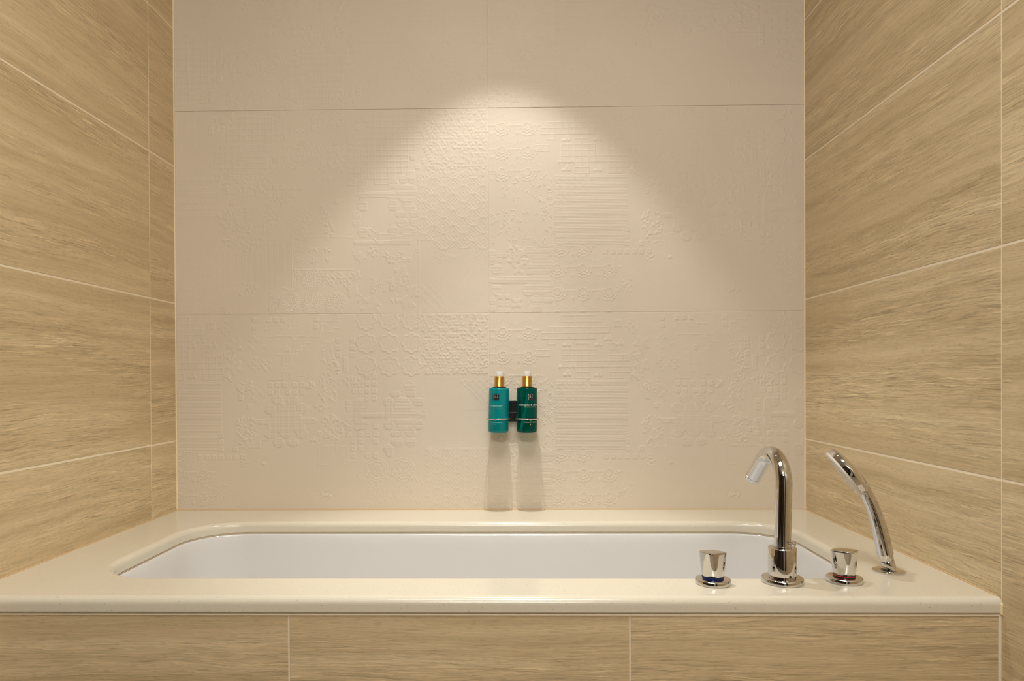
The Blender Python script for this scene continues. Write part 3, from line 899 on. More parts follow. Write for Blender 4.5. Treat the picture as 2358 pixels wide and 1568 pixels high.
for x, y, R, rot in ((460, 720, 15, .0), (965, 1090, 20, .0), (620, 1370, 20, .0), (1120, 1370, 20, .0), (1210, 1220, 20, .4), (1050, 945, 20, .2), (540, 1500, 18, .3), (400, 980, 14, .5), (340, 1200, 18, .3)):
    X, Y = q4(x, y)
    Q.quatre(X, Y, R, R * .26, rot + (.25 if R > 15 else 0), .85)
    Q.quatre(X, Y, R * .8, R * .16, rot + 1.0, .6)
for x, y, rx, ry in ((600, 320, 16, 14), (640, 640, 16, 16), (400, 640, 10, 14), (820, 680, 14, 12), (1130, 1060, 10, 10), (920, 1160, 10, 10), (470, 1330, 12, 12), (960, 1330, 12, 12), (700, 1450, 12, 12), (1220, 1460, 12, 12), (60, 1000, 24, 24), (250, 1050, 18, 20), (1280, 680, 8, 16)):
    Q.blotch(*q4(x, y), rx, ry, .7)
for r in ((820, 690, 960, 800, 22), (960, 640, 1060, 720, 14), (1060, 720, 1190, 800, 16), (590, 1000, 800, 1240, 40)):
    Q.scatter(*q4(r[0], r[1]), *q4(r[2], r[3]), r[4])
nx0, ny0 = q4(1320, 1090)
Q.net(nx0, ny0, nx0 + 74, 472, lambda X, Y: ((X - nx0) < 20 + (Y - ny0) * .9) * 1.0, .65, 22)
Q.path([q4(1310, 380), q4(1310, 1530)], .35)
# the part of Q that only the turned top tile shows
def qr(x, y):
    X = 946 + (400 + x / 3.23 - 1125) * 1.015
    Y = 472 - (254 - y / 3.23) * 1.0
    return (946 - X, 472 - Y)
def rect(q, x0, y0, x1, y1):
    a, b = q(x0, y0), q(x1, y1)
    return (min(a[0], b[0]), min(a[1], b[1]), max(a[0], b[0]), max(a[1], b[1]))
Q.stripes(*rect(qr, 1330, 0, 1940, 330), 'line', .4)
Q.net(*rect(qr, 1325, 80, 1560, 310), lambda X, Y: 1.0, .6, 15)
for y in (110, 250):
    for x in (1830, 2060, 2290):
        X, Y = qr(x, y)
        Q.quatre(X, Y, 22, 5, .785, .8)
        Q.medallion(X, Y, 9, .7, 10)
for r in ((1700, 430, 2000, 700, 70), (1850, 560, 2200, 690, 40)):
    Q.scatter(*rect(qr, *r[:4]), r[4])
for x, y in ((2070, 350), (2290, 350), (2070, 470), (2290, 470), (1900, 430), (2100, 570), (2280, 570)):
    X, Y = qr(x, y)
    Q.blotch(X, Y, 24, 16, .75)
Q.hexleaf(*rect(qr, 2150, 650, 2335, 790), .9)

AMP = 0.00145
def smooth(H):
    K = np.pad(H, 1, mode='edge')
    return .76 * H + .06 * (K[:-2, 1:-1] + K[2:, 1:-1] + K[1:-1, :-2] + K[1:-1, 2:])
HP, HQ = smooth(np.clip(P.H, -.3, 1.2)), smooth(np.clip(Q.H, -.3, 1.2))
HQR = HQ[::-1, ::-1]

def relief_tile(H, x0, x1, z0, z1, tile_x0, tile_ztop, proud=0.0, zmax=2.16, gap=0.0008):
    """grid of one tile; design origin at (tile_x0, tile_ztop)"""
    xa, xb = x0 + gap, x1 - gap
    za, zb = z0 + gap, z1 - gap
    xs = np.unique(np.concatenate([[xa], np.arange(math.ceil(xa / PITCH), math.floor(xb / PITCH) + 1) * PITCH, [xb]]))
    zt = min(zb, zmax)
    zs = np.concatenate([[za], np.arange(math.ceil(za / PITCH), math.floor(zt / PITCH) + 1) * PITCH, [zb]])
    zs = np.unique(zs)
    ci = np.clip(np.round((xs - tile_x0) / PITCH).astype(int), 0, NX - 1)
    rj = np.clip(np.round((tile_ztop - zs) / PITCH).astype(int), 0, NY - 1)
    h = H[np.ix_(rj, ci)] * AMP
    Xg, Zg = np.meshgrid(xs, zs)
    Yg = -h - proud
    # edge: last ring drops back to the bed
    nz, nx = Xg.shape
    co = np.stack([Xg, Yg, Zg], -1).reshape(-1, 3)
    idx = np.arange(nz * nx).reshape(nz, nx)
    quads = np.stack([idx[:-1, :-1], idx[:-1, 1:], idx[1:, 1:], idx[1:, :-1]], -1).reshape(-1, 4)
    # side skirts
    extra, qs = [], []
    base = len(co)
    ring = np.concatenate([idx[0, :], idx[1:, -1], idx[-1, -2::-1], idx[-2:0:-1, 0]])
    sk = co[ring].copy()
    sk[:, 1] = 0.0007
    co = np.concatenate([co, sk])
    n = len(ring)
    i = np.arange(n)
    j = (i + 1) % n
    skq = np.stack([ring[j], ring[i], base + i, base + j], -1)
    quads = np.concatenate([quads, skq])
    me = bpy.data.meshes.new('relief_tile')
    me.vertices.add(len(co))
    me.vertices.foreach_set('co', co.ravel())
    me.loops.add(quads.size)
    me.loops.foreach_set('vertex_index', quads.ravel())
    me.polygons.add(len(quads))
    me.polygons.foreach_set('loop_start', np.arange(len(quads)) * 4)
    sm = np.ones(len(quads), bool)
    sm[-n:] = False
    me.update(calc_edges=True)
    me.polygons.foreach_set('use_smooth', sm)
    me.update()
    return link('relief_tile', me, RELIEF, wall_back)

rows = [(R2 - 0.6, R2), (R2, R1), (R1, R1 + 0.6)]
for k, (z0, z1) in enumerate(rows):
    proud = (0.0, 0.0002, 0.0009)[k]
    relief_tile(HP, XS, XR - 0.002, z0, z1, XS, z1, proud)
    relief_tile((HP, HQ, HQR)[k], XL + 0.002, XS, z0, z1, XS - 1.2, z1, proud)

# ------------------------------------------------------------------ corner and joint sealant
def trim(name, a, b, mat, bevel=0.0):
    return struct(box(name, a, b, mat, None, bevel))
trim('trim_1', (XL - 0.001, -0.0030, ZD), (XL + 0.0028, 0.001, ZC), SEAL_L, 0.0008)
trim('trim_2', (XR - 0.0028, -0.0030, ZD), (XR + 0.001, 0.001, ZC), SEAL_L, 0.0008)
trim('trim_3', (XL, -0.0028, ZD - 0.001), (XR, 0.0, ZD + 0.0022), SEAL, 0.0006)
trim('trim_4', (XL - 0.0005, YF + 0.012, ZD - 0.001), (XL + 0.0026, -0.003, ZD + 0.0020), SEAL, 0.0006)
trim('trim_5', (XR - 0.0026, YF + 0.012, ZD - 0.001), (XR + 0.0005, -0.003, ZD + 0.0020), SEAL, 0.0006)
trim('trim_6', (XL, YA - 0.0016, ZD - TD - 0.0036), (XR, YA + 0.002, ZD - TD - 0.0012), GROUT)
trim('trim_7', (XR - 0.0046, YA - 0.001, 0.0), (XR + 0.0003, YA + 0.003, ZD - TD), GROUT, 0.0006)
trim('trim_8', (XR - 0.0036, YF - 0.0012, ZD - TD - 0.001), (XR + 0.0005, YF + 0.010, ZD - 0.009), SEAL_L, 0.0012)

# ------------------------------------------------------------------ bath surround (slab with a rounded cut-out)
CX0, CX1, CY0, CY1, CR = -0.8480, 0.7020, -0.6930, -0.1780, 0.135
def rrect(off, z, n_arc=20, n_side=28):
    """rounded rectangle grown by off; fixed point count so that loops can be bridged"""
    x0, x1, y0, y1, r = CX0 - off, CX1 + off, CY0 - off, CY1 + off, max(0.01, CR + off)
    pts = []
    corners = [(x1 - r, y1 - r, 0), (x0 + r, y1 - r, 90), (x0 + r, y0 + r, 180), (x1 - r, y0 + r, 270)]
    for k, (cx, cy, a0) in enumerate(corners):
        for i in range(n_arc + 1):
            a = math.radians(a0 + 90 * i / n_arc)
            pts.append((cx + r * math.cos(a), cy + r * math.sin(a), z))
        nx = corners[(k + 1) % 4]
        a = math.radians(a0 + 90)
        p = Vector((cx + r * math.cos(a), cy + r * math.sin(a), z))
        a = math.radians(nx[2])
        q = Vector((nx[0] + r * math.cos(a), nx[1] + r * math.sin(a), z))
        for i in range(1, n_side):
            pts.append(tuple(p.lerp(q, i / n_side)))
    return pts

def bridge(v, f, loops, flip=False):
    b0 = len(v)
    n = len(loops[0])
    for L in loops:
        v += L
    for a in range(len(loops) - 1):
        for i in range(n):
            j = (i + 1) % n
            q = (b0 + a * n + i, b0 + a * n + j, b0 + (a + 1) * n + j, b0 + (a + 1) * n + i)
            f.append(q[::-1] if flip else q)
    return b0

v, f = [], []
BR = 0.0135                                                  # edge rounding
YT = YF + BR                                                 # where the flat top ends at the front
ox0, ox1, oy0, oy1 = XL, XR, YT, 0.0
inner = rrect(BR, ZD)
cx, cy = (CX0 + CX1) / 2, (CY0 + CY1) / 2
outer = []
for (x, y, z) in inner:
    dx, dy = x - cx, y - cy
    ts = []
    if abs(dx) > 1e-9:
        ts.append(((ox1 if dx > 0 else ox0) - cx) / dx)
    if abs(dy) > 1e-9:
        ts.append(((oy1 if dy > 0 else oy0) - cy) / dy)
    t = min(ts)
    outer.append([cx + dx * t, cy + dy * t, ZD])
for c in ((ox0, oy0), (ox0, oy1), (ox1, oy0), (ox1, oy1)):
    k = min(range(len(outer)), key=lambda i: (outer[i][0] - c[0]) ** 2 + (outer[i][1] - c[1]) ** 2)
    outer[k] = [c[0], c[1], ZD]
outer = [tuple(p) for p in outer]
loops = [outer, inner]
for k in range(1, 8):
    a = math.pi / 2 * k / 7
    loops.append(rrect(BR * (1 - math.sin(a)), ZD - BR * (1 - math.cos(a))))
loops.append(rrect(0, ZD - TD + 0.002))
loops.append(rrect(0.002, ZD - TD))
bridge(v, f, loops)
# bottom plane
b0 = bridge(v, f, [loops[-1], [(p[0], p[1], ZD - TD) for p in outer]])
# front nosing
prof = [(YT, ZD)]
for k in range(1, 9):
    a = math.pi / 2 * k / 8
    prof.append((YT - BR * math.sin(a), ZD - BR * (1 - math.cos(a))))
prof += [(YF, ZD - TD + 0.003), (YF + 0.003, ZD - TD), (YT, ZD - TD)]
b0 = len(v)
for (y, z) in prof:
    v += [(ox0, y, z), (ox1, y, z)]
for k in range(len(prof) - 1):
    f.append((b0 + 2 * k + 1, b0 + 2 * k, b0 + 2 * k + 2, b0 + 2 * k + 3))
surround = obj('bath_surround', v, f, QUARTZ)
bm = bmesh.new()
bm.from_mesh(surround.data)
bmesh.ops.remove_doubles(bm, verts=bm.verts, dist=1e-5)
bmesh.ops.recalc_face_normals(bm, faces=bm.faces)
for fc in bm.faces:
    fc.smooth = abs(fc.normal.z) < 0.9995
for e in bm.edges:
    e.smooth = not (len(e.link_faces) == 2 and e.calc_face_angle(0.0) > math.radians(28))
bm.to_mesh(surround.data)
bm.free()
tag(surround, 'cream speckled quartz bath surround with rounded edge framing the white bathtub', 'countertop')

# ------------------------------------------------------------------ bathtub
tub = empty('bathtub', ((CX0 + CX1) / 2, cy, 0.0), 'white enamel bathtub set under the cream quartz surround', 'bathtub')
def P2(L):
    ox, oy = tub.location.x, tub.location.y
    return [(p[0] - ox, p[1] - oy, p[2]) for p in L]
v, f = [], []
zr = ZD - TD
loops = [P2(rrect(0.035, zr - 0.0012)), P2(rrect(0.004, zr - 0.0012)), P2(rrect(0.0005, zr - 0.0030)), P2(rrect(-0.002, zr - 0.008)), P2(rrect(-0.005, zr - 0.03)), P2(rrect(-0.012, zr - 0.12)),
         P2(rrect(-0.024, zr - 0.24)), P2(rrect(-0.034, zr - 0.32)), P2(rrect(-0.050, zr - 0.365)), P2(rrect(-0.075, zr - 0.392)), P2(rrect(-0.11, zr - 0.402))]
bridge(v, f, loops)
last = len(v) - len(loops[0])
f.append(tuple(range(last, len(v))))
basin = obj('basin', v, f, ENAMEL, tub)
autosmooth(basin, 50)
v, f = [], []
bridge(v, f, [P2(rrect(0.0060, zr)), P2(rrect(0.0008, zr)), P2(rrect(-0.0002, zr - 0.0010)), P2(rrect(0.0004, zr - 0.0026)), P2(rrect(0.0060, zr - 0.0026))])
fixn(obj('sealant_bead', v, f, SEAL_T, tub, True))
lathe('drain', [(0, 0.002), (0.018, 0.003), (0.019, 0.006), (0.034, 0.006), (0.036, 0.002), (0.036, 0)], CHROME, tub, n=40, mtx=Matrix.Translation((0.50, 0, zr - 0.402)))

# ------------------------------------------------------------------ deck-mounted taps
def flange(name, r, h, parent):
    return lathe(name, [(r - 0.002, 0), (r, 0.0008), (r, h - 0.0022), (r - 0.0007, h - 0.0006), (r - 0.002, h), (0.004, h)], CHROME, parent, n=80, smooth=50)

def knob(parent, rot, top_hw, base_r, z0, z1, power):
    """tapered handle: round at the foot, squared off with soft corners at the top"""
    n, m = 96, 26
    v, f = [], []
    for k in range(m + 1):
        t = k / m
        z = z0 + (z1 - z0) * t
        bl = t ** 0.8
        for i in range(n):
            a = 2 * math.pi * i / n
            c, s = math.cos(a), math.sin(a)
            e = 2 + (power - 2) * bl
            r = (abs(c) ** e + abs(s) ** e) ** (-1 / e)
            R = base_r + (top_hw - base_r) * (t ** 1.05)
            # plan is a little longer one way than the other
            x, y = R * r * c, R * r * s * (1 - 0.10 * bl)
            zz = z + 0.0018 * bl * (c * math.cos(0.6) + s * math.sin(0.6)) * -1
            v.append((x * math.cos(rot) - y * math.sin(rot), x * math.sin(rot) + y * math.cos(rot), zz))
    # soft top edge and slightly crowned top
    for (q, dz) in ((0.988, 0.0009), (0.965, 0.0015), (0.90, 0.0019), (0.5, 0.0026), (0.02, 0.0028)):
        for i in range(n):
            p = v[m * n + i]
            v.append((p[0] * q, p[1] * q, z1 + (p[2] - z1) * q + dz))
    rows_ = m + 6
    for k in range(rows_ - 1):
        for i in range(n):
            j = (i + 1) % n
            f.append((k * n + i, k * n + j, (k + 1) * n + j, (k + 1) * n + i))
    f.append(tuple(range((rows_ - 1) * n, rows_ * n)))
    f.append(tuple(range(n - 1, -1, -1)))
    o = obj('knob', v, f, CHROME, parent)
    return autosmooth(o, 60)

def valve(name, loc, label, ring_mat, rot, power, group):
    t = empty(name, loc, label, 'tap', None, group)
    flange('flange', 0.0325, 0.0098, t)
    lathe('stem', [(0.0195, 0.0095), (0.0195, 0.0165), (0.010, 0.0165)], BLACKP if ring_mat is REDP else BLUEP, t, n=64)
    r = lathe('colour_ring', [(0.0199, 0.0122), (0.0204, 0.0124), (0.0204, 0.0138), (0.0199, 0.0140)], ring_mat, t, n=64)
    r['label'] = 'thin red hot-water ring' if ring_mat is REDP else 'thin blue cold-water ring'
    knob(t, rot, 0.0222 if ring_mat is BLUEP else 0.0228, 0.0195, 0.0155, 0.0580, power)
    return t
valve('tap_handle', (0.3690, -0.7345, ZD), 'chrome tap handle with a blue ring, standing before the bathtub', BLUEP, math.radians(29), 3.8, 'chrome tap handles')
valve('tap_handle', (0.6195, -0.7215, ZD), 'chrome tap handle with a red ring, between the spout and the hand shower', REDP, math.radians(45), 4.2, 'chrome tap handles')

SPX, SPY = 0.5020, -0.7255
spout = empty('bath_spout', (SPX, SPY, ZD), 'tall chrome swan-neck bath spout curving over the tub', 'faucet')
flange('flange', 0.0380, 0.0098, spout)
lathe('body', [(0.0255, 0.0095), (0.0258, 0.011), (0.0258, 0.0645), (0.0252, 0.0656), (0.0242, 0.066), (0.0150, 0.066)], CHROME, spout, n=80, smooth=50)
lathe('collar', [(0.0172, 0.0655), (0.0172, 0.0685), (0.0150, 0.069)], CHROME, spout, n=64)
# neck: straight, then a bend in the vertical plane that leans back over the tub
az = math.radians(86.0)
hd = Vector((-math.cos(az), math.sin(az), 0))
RB, SW, ST = 0.054, math.radians(131), 0.058
ztop = 0.2350 - RB
pts, rad = [], []
for z in (0.066, 0.08, 0.10, 0.13, 0.16, ztop - 0.004):
    pts.append(Vector((0, 0, z)))
    rad.append(0.0157)
for k in range(0, 37):
    a = SW * k / 36
    pts.append(hd * RB * (1 - math.cos(a)) + Vector((0, 0, ztop + RB * math.sin(a))))
    rad.append(0.0157)
dirv = hd * math.sin(SW) + Vector((0, 0, math.cos(SW)))
e0 = pts[-1]
for s in (0.02, 0.04, ST):
    pts.append(e0 + dirv * s)
    rad.append(0.0157)
lean = Matrix(((1, 0, 0.020), (0, 1, 0), (0, 0, 1)))             # the neck stands a touch off plumb
pts = [lean @ (p - Vector((0, 0, 0.066))) + Vector((0, 0, 0.066)) for p in pts]
tube('neck', pts, rad, CHROME, spout, n=48, up=(0, 1, 0))
# aerator at the mouth
zax = dirv.normalized()
rotm = zax.to_track_quat('Z', 'Y').to_matrix().to_4x4()
am = Matrix.Translation(pts[-1] + dirv * 0.0006) @ rotm
aer = lathe('aerator', [(0.0145, -0.0004), (0.0158, 0.0), (0.0160, 0.002), (0.0158, 0.0095), (0.0145, 0.0108), (0.011, 0.0108), (0.0105, 0.006), (0, 0.006)], CHROME, spout, n=56, mtx=am, smooth=45)
# diverter pin in its slot
pa = Vector((math.cos(math.radians(-62)), math.sin(math.radians(-62)), 0))
tube('diverter_pin', [pa * 0.008 + Vector((0, 0, 0.0775)), pa * 0.0285 + Vector((0, 0, 0.0765)), pa * 0.0293 + Vector((0, 0, 0.0765))], [0.0034, 0.0034, 0.0027], CHROME, spout, n=20, up=(0, 0, 1))
slot = []
nf = []
for side in (0, 1):
    r = 0.01545
    for i in range(20):
        t = 2 * math.pi * i / 20
        ang = math.radians(-62) + 0.0031 / r * math.cos(t)
        z = 0.0830 + 0.0031 * math.sin(t) + (0.0055 if math.sin(t) > 0 else -0.0055)
        rr = r + (0.0002 if side == 0 else -0.002)
        slot.append((rr * math.cos(ang), rr * math.sin(ang), z))
nf = [tuple(range(20))] + [(i, (i + 1) % 20, 20 + (i + 1) % 20, 20 + i) for i in range(20)]
obj('slot', slot, nf, BLACKP, spout)
lathe('set_screw', [(0, 0.0015), (0.0018, 0.0015), (0.0018, 0.0006), (0.0024, 0.0006), (0.0024, 0)], BLACKP, spout, n=20,
      mtx=Matrix.Translation((0.0257 * math.cos(-1.38), 0.0257 * math.sin(-1.38), 0.0165)) @ Vector((math.cos(-1.38), math.sin(-1.38), 0)).to_track_quat('Z', 'Y').to_matrix().to_4x4())

# ------------------------------------------------------------------ hand shower
HX, HY = 0.7380, -0.6550
hs = empty('hand_shower', (HX, HY, ZD), 'chrome hand shower leaning in its holder beside the tiled wall', 'shower head')
ld = Vector((-0.9707, 0.2402, 0))
LZ = lambda l, z: ld * l + Vector((0, 0, z))
lathe('holder_plate', [(0.0290, 0), (0.0295, 0.0006), (0.0295, 0.0026), (0.0285, 0.0034), (0.006, 0.0034)], CHROME, hs, n=72, smooth=50)
lathe('holder_hole', [(0.0142, 0.00345), (0.0142, 0.0038), (0.0, 0.0038)], BLACKP, hs, n=40)
tube('holder', [LZ(-0.003, 0.001), LZ(-0.0005, 0.010), LZ(0.0026, 0.0205), LZ(0.0029, 0.0215)], [0.0125, 0.0127, 0.0127, 0.0122], CHROME, hs, n=40)
tube('holder_gap', [LZ(0.0028, 0.0205), LZ(0.0036, 0.0232)], [0.0116, 0.0116], BLACKP, hs, n=40)
tube('hose_nut', [LZ(0.0034, 0.0222), LZ(0.0036, 0.0230), LZ(0.0060, 0.0345), LZ(0.0062, 0.0352)], [0.0126, 0.0132, 0.0136, 0.0128], CHROME, hs, n=40)
ctl = [(0.0060, 0.0350), (0.0118, 0.0649), (0.0188, 0.0948), (0.0275, 0.1237), (0.0372, 0.1475), (0.0470, 0.1690), (0.0580, 0.1880), (0.0690, 0.2040), (0.0760, 0.2130)]
rr_ = [0.0150, 0.0147, 0.0138, 0.0126, 0.0118, 0.0119, 0.0104, 0.0060, 0.0020]
cp = catmull([LZ(*c) for c in ctl], 8)
rc = [p.x for p in catmull([Vector((r, 0, 0)) for r in rr_], 8)]
sqs = []
for i in range(len(cp)):
    t = i / (len(cp) - 1)
    g = max(0.0, (t - 0.50) / 0.5)
    sqs.append((1.0 + 0.95 * g, 1.0 - 0.12 * g))
side_dir = ld.cross(Vector((0, 0, 1)))
tube('handle', cp, rc, CHROME, hs, n=48, squash=sqs, up=side_dir, smooth=60)
# head: disc facing left and down
tn = math.radians(37.0)
ldh = Vector((-0.967, 0.255, 0)).normalized()
axis = (ldh * math.cos(tn) - Vector((0, 0, 1)) * math.sin(tn)).normalized()
hm = Matrix.Translation(LZ(0.0715, 0.1990)) @ axis.to_track_quat('Z', 'Y').to_matrix().to_4x4()
HR = 0.0530
lathe('shower_head', [(0, -0.0125), (0.012, -0.0121), (0.026, -0.0104), (0.038, -0.0077), (0.047, -0.0048), (0.0515, -0.0028), (HR, -0.0010), (HR + 0.0003, 0.003), (HR - 0.0004, 0.0104), (HR - 0.0012, 0.0110), (HR - 0.006, 0.0110)],
      CHROME, hs, n=96, mtx=hm, smooth=40)
fp = lathe('spray_face', [(HR - 0.0022, 0.0106), (HR - 0.0016, 0.0114), (HR - 0.0020, 0.0140), (HR - 0.0045, 0.0162), (HR - 0.010, 0.0172), (0, 0.0176)], WHITEP, hs, n=96, mtx=hm, smooth=60)
fp['label'] = 'off-white spray face'
nz = mesh('nozzle', *(lambda r, h, n: ([(r * math.cos(2 * math.pi * i / n), r * math.sin(2 * math.pi * i / n), z) for z, r in ((0, r), (h, r * .7)) for i in range(n)],
                                        [(i, (i + 1) % n, n + (i + 1) % n, n + i) for i in range(n)] + [tuple(range(n, 2 * n))]))(0.0013, 0.0010, 8))
nz.materials.append(WHITEP)
for rr2, cnt in ((0.012, 6), (0.024, 12), (0.036, 18)):
    for i in range(cnt):
        a = 2 * math.pi * i / cnt
        o = link('nozzle', nz, None, fp)
        o.matrix_local = hm @ Matrix.Translation((rr2 * math.cos(a), rr2 * math.sin(a), 0.0170))

# ------------------------------------------------------------------ bottles on the wall
BY = -0.0520
BRAD = 0.0292
BZ0 = 0.8115
BH = 0.1280
def wrap_mesh(name, me, R, zc, phi, mat, parent):
    """bend a flat mesh (x, y) round a cylinder of radius R; phi = angle of its centre from the front"""
    for vv in me.vertices:
        x, y = vv.co.x, vv.co.y
        a = phi + x / R
        vv.co = (R * math.sin(a), -R * math.cos(a), zc + y)
    me.update()
    me.materials.clear()
    me.materials.append(mat)
    return link(name, me, None, parent)

def text_mesh(s, size, space=1.0, width=None):
    c = bpy.data.curves.new('lettering', 'FONT')
    c.body = s
    c.size = size
    c.space_character = space
    c.align_x = 'CENTER'
    c.align_y = 'CENTER'
    c.resolution_u = 3
    o = bpy.data.objects.new('lettering_source', c)
    COL.objects.link(o)
    bpy.context.view_layer.update()
    dg = bpy.context.evaluated_depsgraph_get()
    me = bpy.data.meshes.new_from_object(o.evaluated_get(dg))
    bpy.data.objects.remove(o)
    bpy.data.curves.remove(c)
    if width:
        xs = [q.co.x for q in me.vertices]
        k = width / (max(xs) - min(xs))
        for q in me.vertices:
            q.co.x *= k
    return me

def patch(w, h, nx=10):
    v = [(-w / 2 + w * i / nx, y, 0) for y in (-h / 2, h / 2) for i in range(nx + 1)]
    f = [(i, i + 1, nx + 2 + i, nx + 1 + i) for i in range(nx)]
    return mesh('patch', v, f)

def bottle(x, roll, phi, kind, label):
    t = empty('pump_bottle', (x, BY, BZ0), label, 'bottle', None, 'wall-mounted bottles')
    t.rotation_euler = (0, roll, 0)
    R = BRAD
    prof = [(0, 0.0025), (R * .72, 0.0022), (R * .80, 0.0002), (R * .86, 0.0004), (R * .95, 0.0022), (R * .99, 0.0055), (R, 0.009), (R, BH - 0.005), (R * .985, BH - 0.0018), (R * .93, BH), (0.0165, BH + 0.0006), (0, BH + 0.0006)]
    body = lathe('bottle_body', prof, TEAL if kind == 'c' else GREENG, t, n=96, smooth=50)
    lathe('neck_ring', [(0.0195, BH + 0.0008), (0.0205, BH + 0.0014), (0.0205, BH + 0.0024), (0.012, BH + 0.0028)], BLACKP, t, n=48)
    lathe('gold_collar', [(0.0146, BH + 0.0026), (0.0150, BH + 0.0030), (0.0150, BH + 0.0050), (0.0143, BH + 0.0056), (0.0142, BH + 0.0320), (0.0138, BH + 0.0326), (0.0, BH + 0.0326)], GOLD, t, n=64, smooth=50)
    lathe('pump_head', [(0, BH + 0.0325), (0.0066, BH + 0.0325), (0.0066, BH + 0.040), (0.0050, BH + 0.0462), (0, BH + 0.0466)], PUMPW, t, n=40, smooth=50)
    lathe('clear_cap', [(0.0107, BH + 0.0327), (0.0109, BH + 0.0467), (0.0104, BH + 0.0474), (0, BH + 0.0474), (0, BH + 0.0464), (0.0097, BH + 0.0464), (0.0096, BH + 0.0327)], CAPP, t, n=48, smooth=50)
    if kind == 's':
        k = catmull([(-0.016 * math.cos(0.2), -0.004, 0.006), (-0.009, -0.003, 0.035), (-0.003, -0.002, 0.07), (0.0002, 0, 0.10), (0.0008, 0, BH)], 8)
        tube('dip_tube', k, [0.0036] * len(k), TUBEP, t, n=20)
    Rp = R + 0.00025
    z = lambda zz: zz - BZ0
    lg = wrap_mesh('logo_panel', patch(0.0196, 0.0190), Rp, z(0.9136), phi, INKB, body)
    ink = INKW
    for r, row in enumerate(('RIT', 'UAL', 'S')):
        for c, ch in enumerate(row):
            me = text_mesh(ch, 0.0050)
            for q in me.vertices:
                q.co.x += (c - 1) * 0.0056
                q.co.y += (1 - r) * 0.0058
            wrap_mesh('logo_letter', me, Rp + 0.0002, z(0.9136), phi, ink, body)
    me = text_mesh('...', 0.0050, 1.5)
    for q in me.vertices:
        q.co.x += 0.0034
        q.co.y -= 0.0064
    wrap_mesh('logo_letter', me, Rp + 0.0002, z(0.9136), phi, ink, body)
    if kind == 'c':
        wrap_mesh('lettering', text_mesh('conditioner', 0.0072, 1.0, 0.0395), Rp, z(0.8888), phi, INKT, body)
        wrap_mesh('lettering', text_mesh('HOLY LOTUS & WHITE TEA', 0.0030, 1.0, 0.0385), Rp, z(0.8822), phi, INKD, body)
    else:
        wrap_mesh('lettering', text_mesh('shampoo & shower', 0.0078, 1.0, 0.0700), Rp, z(0.8912), phi, INKW, body)
        wrap_mesh('lettering', text_mesh('HOLY LOTUS & WHITE TEA', 0.0030, 1.0, 0.0385), Rp, z(0.8850), phi, INKG, body)
    wrap_mesh('lettering', text_mesh('THE', 0.0026), Rp, z(0.8466), phi, INKT if kind == 'c' else INKW, body)
    wrap_mesh('lettering', text_mesh('RITUAL OF KARMA', 0.0040, 1.0, 0.0370), Rp, z(0.8420), phi, INKT if kind == 'c' else INKW, body)
    n = 16
    me = mesh('drop_mark', [(0.0013 * math.cos(2 * math.pi * i / n), 0.0019 * math.sin(2 * math.pi * i / n), 0) for i in range(n)], [tuple(range(n))])
    wrap_mesh('drop_mark', me, Rp, z(0.8362), phi, INKG if kind == 's' else INKD, body)
    if kind == 'c':
        wrap_mesh('print_line', patch(0.020, 0.0006), Rp, z(0.8318), phi, INKS, body)
        wrap_mesh('print_line', patch(0.018, 0.0006), Rp, z(0.8290), phi, INKS, body)
        wrap_mesh('lettering', text_mesh('10.1 FL. OZ. 300 ml', 0.0046, 1.0, 0.027), Rp, z(0.8222), phi, INKS, body)
    return t
bottle(-0.0498, math.radians(1.6), math.radians(-17), 'c', 'opaque bright teal conditioner pump bottle with gold collar hung on the relief wall')
bottle(0.0322, math.radians(0.5), math.radians(19), 's', 'translucent dark green shampoo pump bottle with gold collar hung on the relief wall')

holder = empty('bottle_holder', (-0.009, 0.0, 0.850), 'black wall bracket with two steel rings holding the pump bottles', 'bracket')
hb = lambda a, b: ((a[0], a[1], a[2]), (b[0], b[1], b[2]))
box('wall_plate', (-0.036, -0.0125, -0.0100), (0.036, 0.0, 0.0520), BLACKP, holder, 0.0012)
box('plate_cover', (-0.0135, -0.0190, 0.0200), (0.0135, -0.0122, 0.0520), BLACKP, holder, 0.0010)
box('plate_step', (-0.0150, -0.0165, -0.0090), (0.0150, -0.0122, 0.0185), BLACKP, holder, 0.0010)
for xx, rl in ((-0.0495, 0.0), (0.0330, 0.0)):
    ring = []
    pr = [(0.0342 + 0.0021 * math.cos(2 * math.pi * k / 14), 0.0021 * math.sin(2 * math.pi * k / 14)) for k in range(14)]
    lathe('steel_ring', pr, CHROME, holder, n=96, smooth=180, closed=True, mtx=Matrix.Translation((xx + 0.009, BY, 0.0012)) @ Matrix.Rotation(math.radians(-1.5 if xx < 0 else 1.5), 4, 'Y'))
for xx in (-0.0165, 0.0175):
    tube('ring_arm', [(xx, -0.010, 0.002), (xx, -0.026, 0.0015), (xx + (-0.003 if xx < 0 else 0.003), -0.034, 0.0012)], [0.0026, 0.0026, 0.0022], CHROME, holder, n=20, up=(0, 0, 1))

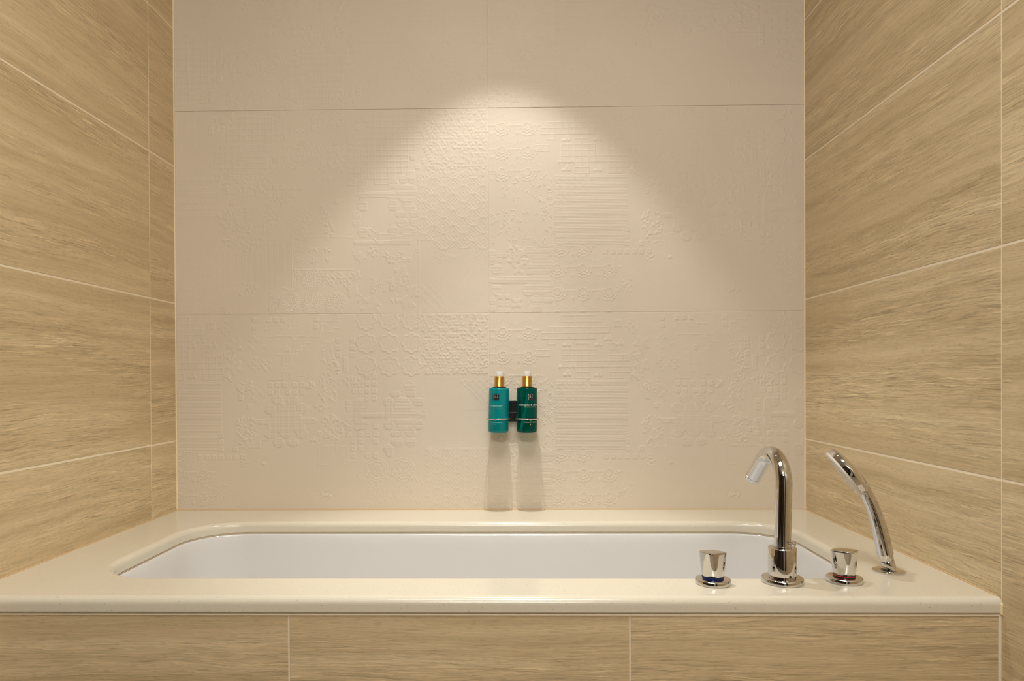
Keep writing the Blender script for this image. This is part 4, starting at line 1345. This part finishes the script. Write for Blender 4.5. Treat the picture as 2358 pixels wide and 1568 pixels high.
# ------------------------------------------------------------------ ceiling downlights and added fill lights
for i, (nm, x, y, watts, cone, blend, colr, rad_, core) in enumerate(LAMPS):
    t = empty('ceiling_downlight', (x, y, ZC), {'bath': 'small round ceiling downlight over the bathtub', 'front': 'small round ceiling downlight in front of the bathtub'}[nm], 'lamp', None, 'ceiling downlights')
    lathe('trim_ring', [(0.030, -0.0005), (0.045, -0.0005), (0.045, -0.004), (0.043, -0.006), (0.032, -0.006), (0.030, -0.0005)], TRIMW, t, n=48)
    lathe('lens', [(0, -0.0015), (0.0298, -0.0015), (0.0298, -0.0005), (0, -0.0005)], LENS, t, n=32)
    # one reflector: the wide beam, and the hot centre of the same beam
    for w_, c_, b_ in [(watts, cone, blend)] + ([core] if core else []):
        ld_ = bpy.data.lights.new('downlight_beam', 'SPOT')
        ld_.energy = w_
        ld_.color = colr
        ld_.spot_size = math.radians(c_)
        ld_.spot_blend = b_
        ld_.shadow_soft_size = rad_
        lo = bpy.data.objects.new('downlight_beam', ld_)
        COL.objects.link(lo)
        lo.parent = t
        lo.location = (0, 0, -0.012 - rad_)

px, py, sx, sy, watts, colr = TOP_FILL  # unseen overhead source, added to fill the shade softly
t = empty('top_fill', (px, py, ZC), 'added flat rectangular fill light under the ceiling between the doors and the bath', 'lamp')
box('frame', (-sx / 2 - 0.02, -sy / 2 - 0.02, -0.012), (sx / 2 + 0.02, sy / 2 + 0.02, 0.0), TRIMW, t, 0.002)
pl = bpy.data.lights.new('top_fill_light', 'AREA')
pl.shape = 'RECTANGLE'
pl.size, pl.size_y = sx, sy
pl.energy = watts
pl.color = colr
po = bpy.data.objects.new('top_fill_light', pl)
COL.objects.link(po)
po.parent = t
po.location = (0, 0, -0.016)

vx, vy, vz, sx, sz, watts, colr = REAR_FILL  # unseen source added to brighten the alcove evenly from the front
t = empty('rear_fill', (vx - 0.05, vy, vz + 0.25), 'added long slim fill light over the dark door', 'lamp')
box('housing', (-sx / 2 - 0.01, 0.0, -sz / 2 - 0.01), (sx / 2 + 0.01, 0.04, sz / 2 + 0.01), TRIMW, t, 0.003)
pl = bpy.data.lights.new('rear_fill_light', 'AREA')
pl.shape = 'RECTANGLE'
pl.size, pl.size_y = sx, sz
pl.energy = watts
pl.color = colr
po = bpy.data.objects.new('rear_fill_light', pl)
COL.objects.link(po)
po.parent = t
po.location = (0, 0.044, 0)
po.rotation_euler = (math.pi / 2, 0, 0)
